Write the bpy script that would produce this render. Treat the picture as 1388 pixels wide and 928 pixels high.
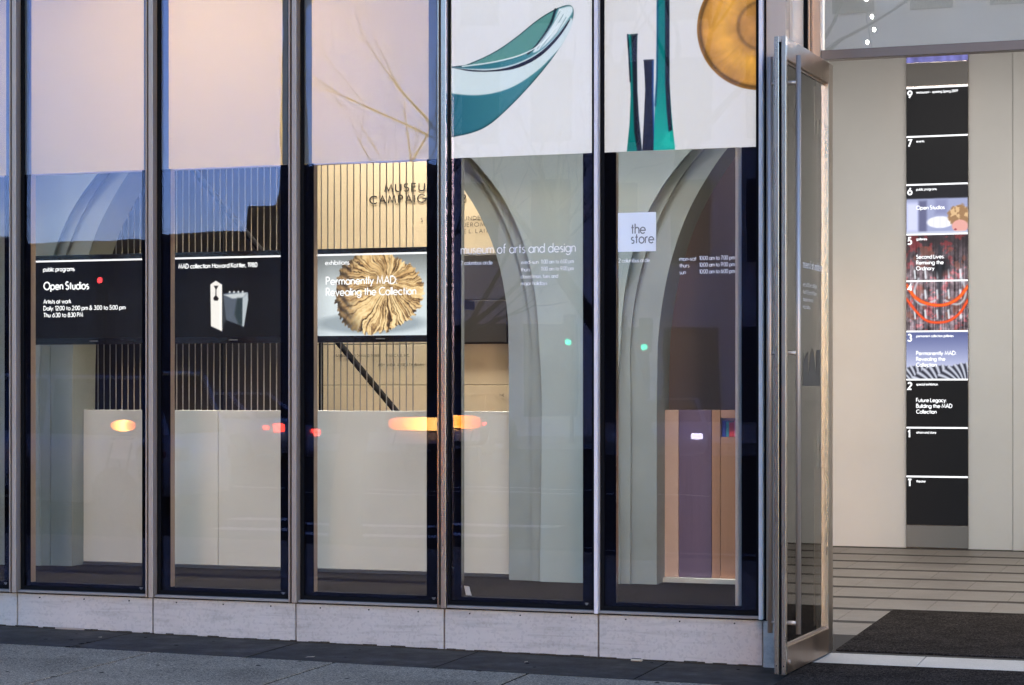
import bpy, bmesh, math, random
import numpy as np
from mathutils import Vector, Matrix
R = math.radians
random.seed(7)
rng = np.random.default_rng(11)
for o in list(bpy.data.objects): bpy.data.objects.remove(o, do_unlink=True)
SC = bpy.context.scene
COL = SC.collection

# ------------------------------------------------------------------ camera
cam_d = bpy.data.cameras.new('camera'); cam = bpy.data.objects.new('camera', cam_d); COL.objects.link(cam)
cam.location = (4.16, -11.05, 1.5)
cam.rotation_euler = (R(90), 0, R(18.7))
cam_d.sensor_width = 36.0; cam_d.lens = 2790 / 1388 * 36
cam_d.shift_y = 62 / 1388
cam_d.clip_start = .05; cam_d.clip_end = 1500
SC.camera = cam

# ------------------------------------------------------------------ world, sun, exposure
SUN_EL, SUN_AZ = -1.0, 160.0      # dusk: the sun has just gone down across the street, right of the stone block
W = bpy.data.worlds.new('World'); SC.world = W; W.use_nodes = True
wn = W.node_tree.nodes; wl = W.node_tree.links
bg = wn['Background']; sky = wn.new('ShaderNodeTexSky')
sky.sky_type = 'NISHITA'; sky.sun_disc = False
sky.sun_elevation = R(SUN_EL); sky.sun_rotation = R(SUN_AZ)
sky.air_density = 0.65; sky.dust_density = 0.0; sky.ozone_density = 2.3
wl.new(sky.outputs[0], bg.inputs[0]); bg.inputs[1].default_value = .15
sd = bpy.data.lights.new('sun', 'SUN'); sd.energy = .027; sd.angle = R(6); sd.color = (1, .60, .36)
so = bpy.data.objects.new('sun', sd); COL.objects.link(so)
_az = R(SUN_AZ); _d = Vector((math.sin(_az) * math.cos(R(SUN_EL + 6)), math.cos(_az) * math.cos(R(SUN_EL + 6)), math.sin(R(SUN_EL + 6))))
so.rotation_euler = _d.to_track_quat('Z', 'Y').to_euler()
so.location = (-30, -30, 30)
vs = SC.view_settings
vs.view_transform = 'Standard'; vs.look = 'None'; vs.gamma = 1; vs.use_curve_mapping = False
EXPO = 5.05
vs.exposure = EXPO
KI = 2 ** (1.3 - EXPO)          # everything that is lit by lamps or glows is given relative to the exposure
SC.render.engine = 'CYCLES'
cy = SC.cycles
cy.use_denoising = True
cy.use_adaptive_sampling = True; cy.adaptive_threshold = .03; cy.time_limit = 700
cy.max_bounces = 10; cy.transparent_max_bounces = 24; cy.glossy_bounces = 5; cy.transmission_bounces = 8; cy.diffuse_bounces = 4
cy.sample_clamp_indirect = 4; cy.caustics_reflective = False; cy.caustics_refractive = False

# lamps inside the building (their housings are built further down): name, location, size, watts, colour
LAMPS = [
    ('display', (-.7, .40, 4.95), (4.9, .2), 56, (1, .98, .95), 46),
    ('shade_fill', (-1.75, 2.0, 4.75), (3.6, .8), 84, (1, .78, .44), 170),  # unseen fill lamp, added to warm the shades from behind
    ('hall', (-1.35, 2.62, 5.05), (1.5, .3), 35, (1, .86, .68), 80),
    ('hall_dim', (-5.2, 2.8, 5.05), (1.5, .3), 4, (1, .86, .70), 180),
    ('store', (.8, 1.75, 5.05), (1.2, .3), 14, (1, .80, .66), 180),
    ('lobby', (3.2, 2.2, 5.1), (2.6, .8), 40, (1, .98, .95), 180),
    ('lobby', (2.6, 5.0, 5.1), (4.4, .8), 104, (1, .98, .95), 180),
]

# ------------------------------------------------------------------ helpers
def link(o, parent=None):
    COL.objects.link(o)
    if parent is not None: o.parent = parent
    return o
def tag(o, label=None, cat=None, group=None, kind=None):
    for k, v in (('label', label), ('category', cat), ('group', group), ('kind', kind)):
        if v: o[k] = v
    return o
def thing(name, label, cat, loc=(0, 0, 0), rz=0, group=None):
    o = bpy.data.objects.new(name, None); o.empty_display_size = .1
    o.location = loc; o.rotation_euler = (0, 0, rz)
    return tag(link(o), label, cat, group)
class MB:
    def __init__(s): s.v = []; s.f = []
    def quad(s, a, b, c, d): return s.poly([a, b, c, d])
    def poly(s, pts):
        n = len(s.v); s.v += [tuple(p) for p in pts]; s.f.append(tuple(range(n, n + len(pts)))); return s
    def box(s, x0, x1, y0, y1, z0, z1):
        n = len(s.v)
        s.v += [(x0, y0, z0), (x1, y0, z0), (x1, y1, z0), (x0, y1, z0), (x0, y0, z1), (x1, y0, z1), (x1, y1, z1), (x0, y1, z1)]
        s.f += [tuple(n + i for i in q) for q in ((0, 3, 2, 1), (4, 5, 6, 7), (0, 1, 5, 4), (1, 2, 6, 5), (2, 3, 7, 6), (3, 0, 4, 7))]
        return s
    def tube(s, pts, rad, n=8, caps=True):
        pts = [Vector(p) for p in pts]
        if not isinstance(rad, (list, tuple)): rad = [rad] * len(pts)
        base = len(s.v)
        for i, p in enumerate(pts):
            d = (pts[min(i + 1, len(pts) - 1)] - pts[max(i - 1, 0)])
            d = d.normalized() if d.length > 1e-9 else Vector((0, 0, 1))
            up = Vector((0, 0, 1)) if abs(d.z) < .9 else Vector((1, 0, 0))
            a = d.cross(up).normalized(); b = d.cross(a).normalized()
            for k in range(n):
                t = 2 * math.pi * k / n
                s.v.append(tuple(p + (a * math.cos(t) + b * math.sin(t)) * rad[i]))
        for i in range(len(pts) - 1):
            for k in range(n):
                q = base + i * n; k2 = (k + 1) % n
                s.f.append((q + k, q + k2, q + n + k2, q + n + k))
        if caps:
            s.f.append(tuple(base + k for k in range(n)))
            e = base + (len(pts) - 1) * n
            s.f.append(tuple(e + n - 1 - k for k in range(n)))
        return s
    def lathe(s, prof, n=16, c=(0, 0, 0)):
        base = len(s.v)
        for r, z in prof:
            for k in range(n):
                t = 2 * math.pi * k / n
                s.v.append((c[0] + r * math.cos(t), c[1] + r * math.sin(t), c[2] + z))
        for i in range(len(prof) - 1):
            for k in range(n):
                q = base + i * n; k2 = (k + 1) % n
                s.f.append((q + k, q + k2, q + n + k2, q + n + k))
        s.f.append(tuple(base + n - 1 - k for k in range(n)))
        e = base + (len(prof) - 1) * n
        s.f.append(tuple(e + k for k in range(n)))
        return s
    def prism(s, outline, y0, y1):            # outline of (x, z) points, pushed along y
        n = len(s.v); m = len(outline)
        s.v += [(x, y0, z) for x, z in outline] + [(x, y1, z) for x, z in outline]
        s.f.append(tuple(n + i for i in range(m))); s.f.append(tuple(n + m + m - 1 - i for i in range(m)))
        for i in range(m):
            j = (i + 1) % m; s.f.append((n + i, n + m + i, n + m + j, n + j))
        return s
    def mesh(s, name, bevel=0, seg=1):
        me = bpy.data.meshes.new(name); me.from_pydata(s.v, [], s.f)
        bm = bmesh.new(); bm.from_mesh(me)
        bmesh.ops.recalc_face_normals(bm, faces=bm.faces)
        if bevel: bmesh.ops.bevel(bm, geom=bm.edges[:], offset=bevel, segments=seg, affect='EDGES', profile=.6, clamp_overlap=True)
        bm.to_mesh(me); bm.free()
        return me
    def build(s, name, m, parent=None, bevel=0, seg=1, smooth=False, loc=None):
        me = s.mesh(name, bevel, seg); me.materials.append(M[m] if isinstance(m, str) else m)
        if smooth:
            for p in me.polygons: p.use_smooth = True
        o = link(bpy.data.objects.new(name, me), parent)
        if loc: o.location = loc
        return o
def box(name, m, x0, x1, y0, y1, z0, z1, parent=None, bevel=0, seg=1):
    return MB().box(x0, x1, y0, y1, z0, z1).build(name, m, parent, bevel, seg)

# ------------------------------------------------------------------ materials
M = {}
def mat(name, col, rough=.6, metal=0, spec=.5, noise=0, nscale=8, nstretch=(1, 1, 1), bump=0, bscale=60, emit=None, es=0, rvar=0, coat=0, detail=5):
    m = bpy.data.materials.new(name); m.use_nodes = True; M[name] = m
    n = m.node_tree.nodes; l = m.node_tree.links; b = n['Principled BSDF']
    b.inputs['Base Color'].default_value = (*col, 1); b.inputs['Roughness'].default_value = rough
    b.inputs['Metallic'].default_value = metal; b.inputs['Specular IOR Level'].default_value = spec
    if coat: b.inputs['Coat Weight'].default_value = coat
    if emit: b.inputs['Emission Color'].default_value = (*emit, 1); b.inputs['Emission Strength'].default_value = es * KI
    if noise or rvar or bump:
        tc = n.new('ShaderNodeTexCoord'); mp = n.new('ShaderNodeMapping'); mp.inputs['Scale'].default_value = nstretch
        oi = n.new('ShaderNodeObjectInfo'); sc_ = n.new('ShaderNodeVectorMath'); sc_.operation = 'SCALE'; sc_.inputs[3].default_value = 37.0
        cmb = n.new('ShaderNodeCombineXYZ')
        for i in range(3): l.new(oi.outputs['Random'], cmb.inputs[i])
        l.new(cmb.outputs[0], sc_.inputs[0])
        ad = n.new('ShaderNodeVectorMath'); l.new(tc.outputs['Object'], ad.inputs[0]); l.new(sc_.outputs[0], ad.inputs[1])
        l.new(ad.outputs[0], mp.inputs[0])
        nz = n.new('ShaderNodeTexNoise'); nz.inputs['Scale'].default_value = nscale; nz.inputs['Detail'].default_value = detail; nz.inputs['Roughness'].default_value = .62
        l.new(mp.outputs[0], nz.inputs[0])
        if noise:
            cr = n.new('ShaderNodeMapRange'); cr.inputs[1].default_value = .25; cr.inputs[2].default_value = .75
            cr.inputs[3].default_value = 1 - noise; cr.inputs[4].default_value = 1 + noise
            l.new(nz.outputs[0], cr.inputs[0])
            mx = n.new('ShaderNodeVectorMath'); mx.operation = 'SCALE'; mx.inputs[0].default_value = col
            l.new(cr.outputs[0], mx.inputs[3]); l.new(mx.outputs[0], b.inputs['Base Color'])
        if rvar:
            rr = n.new('ShaderNodeMapRange'); rr.inputs[1].default_value = .3; rr.inputs[2].default_value = .7
            rr.inputs[3].default_value = max(.02, rough - rvar); rr.inputs[4].default_value = rough + rvar
            l.new(nz.outputs[0], rr.inputs[0]); l.new(rr.outputs[0], b.inputs['Roughness'])
        if bump:
            bz = n.new('ShaderNodeTexNoise'); bz.inputs['Scale'].default_value = bscale; bz.inputs['Detail'].default_value = 4
            l.new(mp.outputs[0], bz.inputs[0])
            bp = n.new('ShaderNodeBump'); bp.inputs['Strength'].default_value = bump; bp.inputs['Distance'].default_value = .01
            l.new(bz.outputs[0], bp.inputs['Height']); l.new(bp.outputs[0], b.inputs['Normal'])
    return m
def speckle(name, amount, scale, dark=.3, light=1.9):      # fine mineral speckle on top of a material's colour
    m = M[name]; n = m.node_tree.nodes; l = m.node_tree.links; b = n['Principled BSDF']
    src = b.inputs['Base Color'].links[0].from_socket if b.inputs['Base Color'].links else None
    tc = n.new('ShaderNodeTexCoord'); v = n.new('ShaderNodeTexVoronoi'); v.inputs['Scale'].default_value = scale
    l.new(tc.outputs['Object'], v.inputs['Vector'])
    sep = n.new('ShaderNodeSeparateColor'); l.new(v.outputs['Color'], sep.inputs[0])
    rp = n.new('ShaderNodeValToRGB'); e = rp.color_ramp.elements
    e[0].position = 0; e[0].color = (dark,) * 3 + (1,); e[1].position = 1; e[1].color = (light,) * 3 + (1,)
    for p, c in ((.12, dark), (.3, .9), (.75, 1.05), (.92, light)):
        q = e.new(p); q.color = (c, c, c, 1)
    l.new(sep.outputs[0], rp.inputs[0])
    mx = n.new('ShaderNodeMix'); mx.data_type = 'RGBA'; mx.blend_type = 'MULTIPLY'; mx.inputs[0].default_value = amount
    if src: l.new(src, mx.inputs[6])
    else: mx.inputs[6].default_value = b.inputs['Base Color'].default_value
    l.new(rp.outputs[0], mx.inputs[7]); l.new(mx.outputs[2], b.inputs['Base Color'])
def streaks(name, amt=.25, sc=(1.2, 1, 14), scale=2.2):     # long dirt veins with a shape of their own
    m = M[name]; n = m.node_tree.nodes; l = m.node_tree.links; b = n['Principled BSDF']
    src = b.inputs['Base Color'].links[0].from_socket
    tc = n.new('ShaderNodeTexCoord'); mp = n.new('ShaderNodeMapping'); mp.inputs['Scale'].default_value = sc
    l.new(tc.outputs['Object'], mp.inputs[0])
    z = n.new('ShaderNodeTexNoise'); z.inputs['Scale'].default_value = scale; z.inputs['Detail'].default_value = 7; z.inputs['Distortion'].default_value = .6
    l.new(mp.outputs[0], z.inputs[0])
    rp = n.new('ShaderNodeValToRGB'); e = rp.color_ramp.elements
    e[0].position = .34; e[0].color = (1 - amt,) * 3 + (1,); e[1].position = .5; e[1].color = (1, 1, 1, 1)
    l.new(z.outputs[0], rp.inputs[0])
    mx = n.new('ShaderNodeMix'); mx.data_type = 'RGBA'; mx.blend_type = 'MULTIPLY'; mx.inputs[0].default_value = 1
    l.new(src, mx.inputs[6]); l.new(rp.outputs[0], mx.inputs[7]); l.new(mx.outputs[2], b.inputs['Base Color'])

mat('marble', (.50, .435, .385), .5, noise=.08, nscale=3, bump=.06, bscale=90, rvar=.12); streaks('marble', .16); speckle('marble', .16, 75, .25, 1.0)
mat('slate', (.046, .036, .026), .6, spec=.15, noise=.28, nscale=5, bump=.12, bscale=70, rvar=.15); speckle('slate', .4, 120, .6, 1.7)
mat('granite', (.37, .272, .185), .8, spec=.1, noise=.14, nscale=2.5, bump=.1, bscale=150); speckle('granite', .8, 150, .35, 1.9); streaks('granite', .25, (1, 1, 1), 1.3)
mat('asphalt', (.025, .024, .023), .9, spec=0, noise=.2, nscale=1.5, bump=.2, bscale=90)
mat('joint', (.012, .011, .010), .9, spec=0)
mat('ground', (.05, .048, .045), .9, spec=0, noise=.2, nscale=.2)
mat('road_paint', (.75, .75, .72), .6, noise=.15, nscale=6)
mat('kerb', (.30, .29, .28), .7, noise=.15, nscale=4)
mat('steel', (.58, .50, .43), .26, 1, noise=.10, nscale=3, nstretch=(1, 1, .08), rvar=.09)
mat('dark_steel', (.20, .17, .15), .4, 1)
mat('bright_steel', (.50, .43, .37), .42, .7, noise=.06, nscale=4, nstretch=(1, 1, .1), rvar=.05)
mat('champagne', (.44, .34, .27), .5, .6, noise=.12, nscale=4, nstretch=(1, 1, .12), rvar=.1)
mat('pier_steel', (.47, .37, .29), .5, .45, noise=.10, nscale=3, nstretch=(1, 1, .08), rvar=.08)
mat('polished_panel', (.62, .54, .46), .4, .2, noise=.05, nscale=3, nstretch=(1, 1, .08), rvar=.04)
mat('bronze', (.44, .33, .25), .36, 1, noise=.12, nscale=4, nstretch=(1, 1, .12), rvar=.1)
mat('tray_paint', (.26, .23, .205), .65, spec=.2)
mat('pale_metal', (.76, .68, .66), .42, .15, noise=.06, nscale=6)
mat('gasket', (.006, .006, .007), .9, spec=.1)
mat('frit', (.004, .0045, .007), .5, spec=0)
mat('frit_soft', (.16, .20, .23), .5)
mat('bead', (.003, .003, .004), .5)
mat('partition', (.52, .51, .465), .6, noise=.05, nscale=2.5)
mat('sill_wood', (.011, .0095, .008), 1, spec=0, noise=.3, nscale=3, nstretch=(1, 18, 18))
mat('column_stone', (.31, .365, .37), .5, noise=.07, nscale=3)
mat('column_trim', (.235, .265, .262), .5, noise=.1, nscale=3)
mat('plaster', (.66, .64, .61), .85, noise=.04, nscale=1.2, bump=.02, bscale=200)
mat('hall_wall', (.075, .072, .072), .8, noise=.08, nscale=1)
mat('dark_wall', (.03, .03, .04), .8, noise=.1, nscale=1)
mat('donor', (.74, .66, .52), .6, noise=.03, nscale=2)
mat('donor_ink', (.03, .03, .035), .6)
mat('dark_panel', (.055, .055, .055), .4)
mat('rod', (.33, .34, .36), .4, .6)
mat('brace', (.02, .021, .025), .9, spec=.1)
mat('store_pink', (.55, .38, .30), .65, noise=.05)
mat('store_purple', (.13, .09, .14), .6, noise=.12, nscale=30, nstretch=(1, 1, .05))
mat('store_orange', (.42, .22, .13), .6, noise=.12, nscale=20, nstretch=(1, 1, .05))
mat('store_wall', (.16, .14, .15), .8)
mat('ceiling_white', (.7, .68, .64), .9)
mat('lobby_tile', (.168, .145, .125), .5, noise=.26, nscale=2.2, rvar=.12); speckle('lobby_tile', .35, 220, .6, 1.4)
mat('lobby_strip', (.055, .048, .043), .8, spec=.1)
mat('threshold', (.42, .395, .365), .5, noise=.14, nscale=3); speckle('threshold', .4, 260, .6, 1.3)
mat('mat_fibre', (.034, .029, .026), 1, spec=0, noise=.3, nscale=4, bump=.8, bscale=160); speckle('mat_fibre', .8, 150, .3, 2.4)
mat('grey_panel', (.21, .20, .19), .6)
mat('tv_black', (.006, .006, .007), .25)
mat('vinyl_white', (.80, .80, .82), .6)
mat('vinyl_grey', (.20, .20, .19), .6)
mat('bark', (.035, .03, .025), .9, noise=.3, nscale=14, nstretch=(1, 1, .3), bump=.5, bscale=40)
mat('stone_pale', (.62, .56, .50), .85, noise=.1, nscale=.6)
mat('stone_dark', (.06, .058, .06), .85, noise=.1, nscale=.6)
mat('window_dark', (.03, .035, .05), .4, spec=.15)
mat('window_lit', (.3, .25, .15), .4, emit=(1, .72, .4), es=.8)
mat('iron', (.02, .02, .022), .5, .3)
mat('red_paint', (.22, .03, .02), .5)
mat('tyre', (.015, .015, .015), .8)
mat('rim', (.08, .08, .085), .5, .5)
mat('car_glass', (.01, .012, .015), .05)
mat('silver_paint', (.35, .38, .45), .3, .5, coat=.6)
mat('yellow_paint', (.70, .38, .03), .35, coat=.6)
mat('black_paint', (.015, .016, .02), .3, coat=.6)
mat('tail_lamp', (.3, .01, .01), .3, emit=(1, .05, .02), es=18)
mat('head_lamp', (.6, .6, .6), .3, emit=(1, .82, .6), es=9)
mat('amber_lamp', (.5, .2, .02), .3, emit=(1, .24, .012), es=7)
def hot_bar(name, es):  # emission fades towards the ends to imitate a soft glow
    m = M[name]; n = m.node_tree.nodes; l = m.node_tree.links; b = n['Principled BSDF']
    tc = n.new('ShaderNodeTexCoord'); sp = n.new('ShaderNodeSeparateXYZ'); l.new(tc.outputs['Generated'], sp.inputs[0])
    rp = n.new('ShaderNodeValToRGB'); e = rp.color_ramp.elements; e[0].position = 0; e[0].color = (.12, .012, .0, 1); e[1].position = 1; e[1].color = (.25, .03, .0, 1)
    for q, c in ((.18, (.5, .10, .004)), (.42, (1, .34, .02)), (.62, (1, .52, .08)), (.8, (.8, .18, .01))): w_ = e.new(q); w_.color = (*c, 1)
    l.new(sp.outputs[0], rp.inputs[0]); l.new(rp.outputs[0], b.inputs['Emission Color']); b.inputs['Emission Strength'].default_value = es * KI
hot_bar('amber_lamp', 20)
mat('green_lamp', (.05, .4, .2), .3, emit=(.01, 1, .30), es=8)
mat('red_lamp', (.4, .05, .05), .3, emit=(1, .05, .03), es=14)
mat('litter', (.5, .4, .28), .8)
mat('paper', (.8, .8, .8), .7)
for nm, c in (('book_red', (.5, .05, .06)), ('book_blue', (.04, .06, .3)), ('book_pink', (.6, .2, .3)), ('book_teal', (.05, .25, .3)), ('book_cream', (.6, .55, .42))): mat(nm, c, .5)
def emitter(name, col, st):
    m = bpy.data.materials.new(name); m.use_nodes = True; M[name] = m; n = m.node_tree.nodes; l = m.node_tree.links
    n.remove(n['Principled BSDF']); e = n.new('ShaderNodeEmission'); e.inputs[0].default_value = (*col, 1); e.inputs[1].default_value = st
    l.new(e.outputs[0], n['Material Output'].inputs[0]); return m
SCR = .55 * KI                                  # luminance of a white screen pixel before the exposure
emitter('screen_white', (.97, .98, 1), SCR); emitter('screen_black', (.010, .010, .011), SCR)
def glass(name, base, tint=(1, 1, 1), rough=0.0, gloss=(1, 1, 1), wave=0):
    m = bpy.data.materials.new(name); m.use_nodes = True; M[name] = m; n = m.node_tree.nodes; l = m.node_tree.links
    n.remove(n['Principled BSDF'])
    t = n.new('ShaderNodeBsdfTransparent'); t.inputs[0].default_value = (*tint, 1)
    g = n.new('ShaderNodeBsdfGlossy'); g.inputs['Roughness'].default_value = rough; g.inputs['Color'].default_value = (*gloss, 1)
    fr = n.new('ShaderNodeFresnel'); fr.inputs[0].default_value = 1.5
    if wave:                                # float and tempering waves bend the reflections a little
        tc = n.new('ShaderNodeTexCoord'); nz = n.new('ShaderNodeTexNoise'); nz.inputs['Scale'].default_value = 2.2; nz.inputs['Detail'].default_value = 1
        bp = n.new('ShaderNodeBump'); bp.inputs['Strength'].default_value = wave; bp.inputs['Distance'].default_value = .004
        l.new(tc.outputs['Object'], nz.inputs[0]); l.new(nz.outputs[0], bp.inputs['Height']); l.new(bp.outputs[0], g.inputs['Normal'])
    ad = n.new('ShaderNodeMath'); ad.operation = 'ADD'; ad.use_clamp = True; ad.inputs[1].default_value = base
    l.new(fr.outputs[0], ad.inputs[0])
    mx = n.new('ShaderNodeMixShader'); l.new(ad.outputs[0], mx.inputs[0]); l.new(t.outputs[0], mx.inputs[1]); l.new(g.outputs[0], mx.inputs[2])
    l.new(mx.outputs[0], n['Material Output'].inputs[0]); return m
glass('facade_glass', .008, (.97, .97, .96), 0, (.46, .52, 1), .07); glass('door_glass', .12, (.93, .95, .94))
def fabric(name, diff, trans, see):        # a roller shade: reflects, glows through, and blurs what stands behind it
    m = bpy.data.materials.new(name); m.use_nodes = True; M[name] = m; n = m.node_tree.nodes; l = m.node_tree.links
    n.remove(n['Principled BSDF'])
    d = n.new('ShaderNodeBsdfDiffuse'); d.inputs[0].default_value = (*diff, 1)
    t = n.new('ShaderNodeBsdfTranslucent'); t.inputs[0].default_value = (*trans, 1)
    r = n.new('ShaderNodeBsdfRefraction'); r.inputs[0].default_value = (*see, 1); r.inputs['Roughness'].default_value = .34; r.inputs['IOR'].default_value = 1.12
    a = n.new('ShaderNodeMixShader'); a.inputs[0].default_value = .62; l.new(d.outputs[0], a.inputs[1]); l.new(t.outputs[0], a.inputs[2])
    b = n.new('ShaderNodeMixShader'); b.inputs[0].default_value = .16; l.new(a.outputs[0], b.inputs[1]); l.new(r.outputs[0], b.inputs[2])
    l.new(b.outputs[0], n['Material Output'].inputs[0]); return m
def frosted(name, col):
    m = bpy.data.materials.new(name); m.use_nodes = True; M[name] = m; n = m.node_tree.nodes; l = m.node_tree.links
    n.remove(n['Principled BSDF']); d = n.new('ShaderNodeBsdfDiffuse'); d.inputs[0].default_value = (*col, 1)
    t = n.new('ShaderNodeBsdfTranslucent'); t.inputs[0].default_value = (*col, 1); a = n.new('ShaderNodeMixShader'); a.inputs[0].default_value = .55
    l.new(d.outputs[0], a.inputs[1]); l.new(t.outputs[0], a.inputs[2]); l.new(a.outputs[0], n['Material Output'].inputs[0])
frosted('frosted', (.74, .74, .74))
fabric('shade_fabric', (.66, .55, .36), (.88, .76, .50), (.95, .92, .85))
def print_mat(name, emit, diffuse):        # a print that reads its ink from the mesh's colour attribute
    m = bpy.data.materials.new(name); m.use_nodes = True; M[name] = m; n = m.node_tree.nodes; l = m.node_tree.links; b = n['Principled BSDF']
    at = n.new('ShaderNodeAttribute'); at.attribute_name = 'ink'
    if diffuse: l.new(at.outputs['Color'], b.inputs['Base Color'])
    else: b.inputs['Base Color'].default_value = (.005, .005, .005, 1)
    b.inputs['Roughness'].default_value = .5; b.inputs['Specular IOR Level'].default_value = .2
    l.new(at.outputs['Color'], b.inputs['Emission Color']); b.inputs['Emission Strength'].default_value = emit
print_mat('screen_print', SCR, False); print_mat('poster_print', .33 * KI, True)  # posters glow by themselves in place of room light from behind

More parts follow.
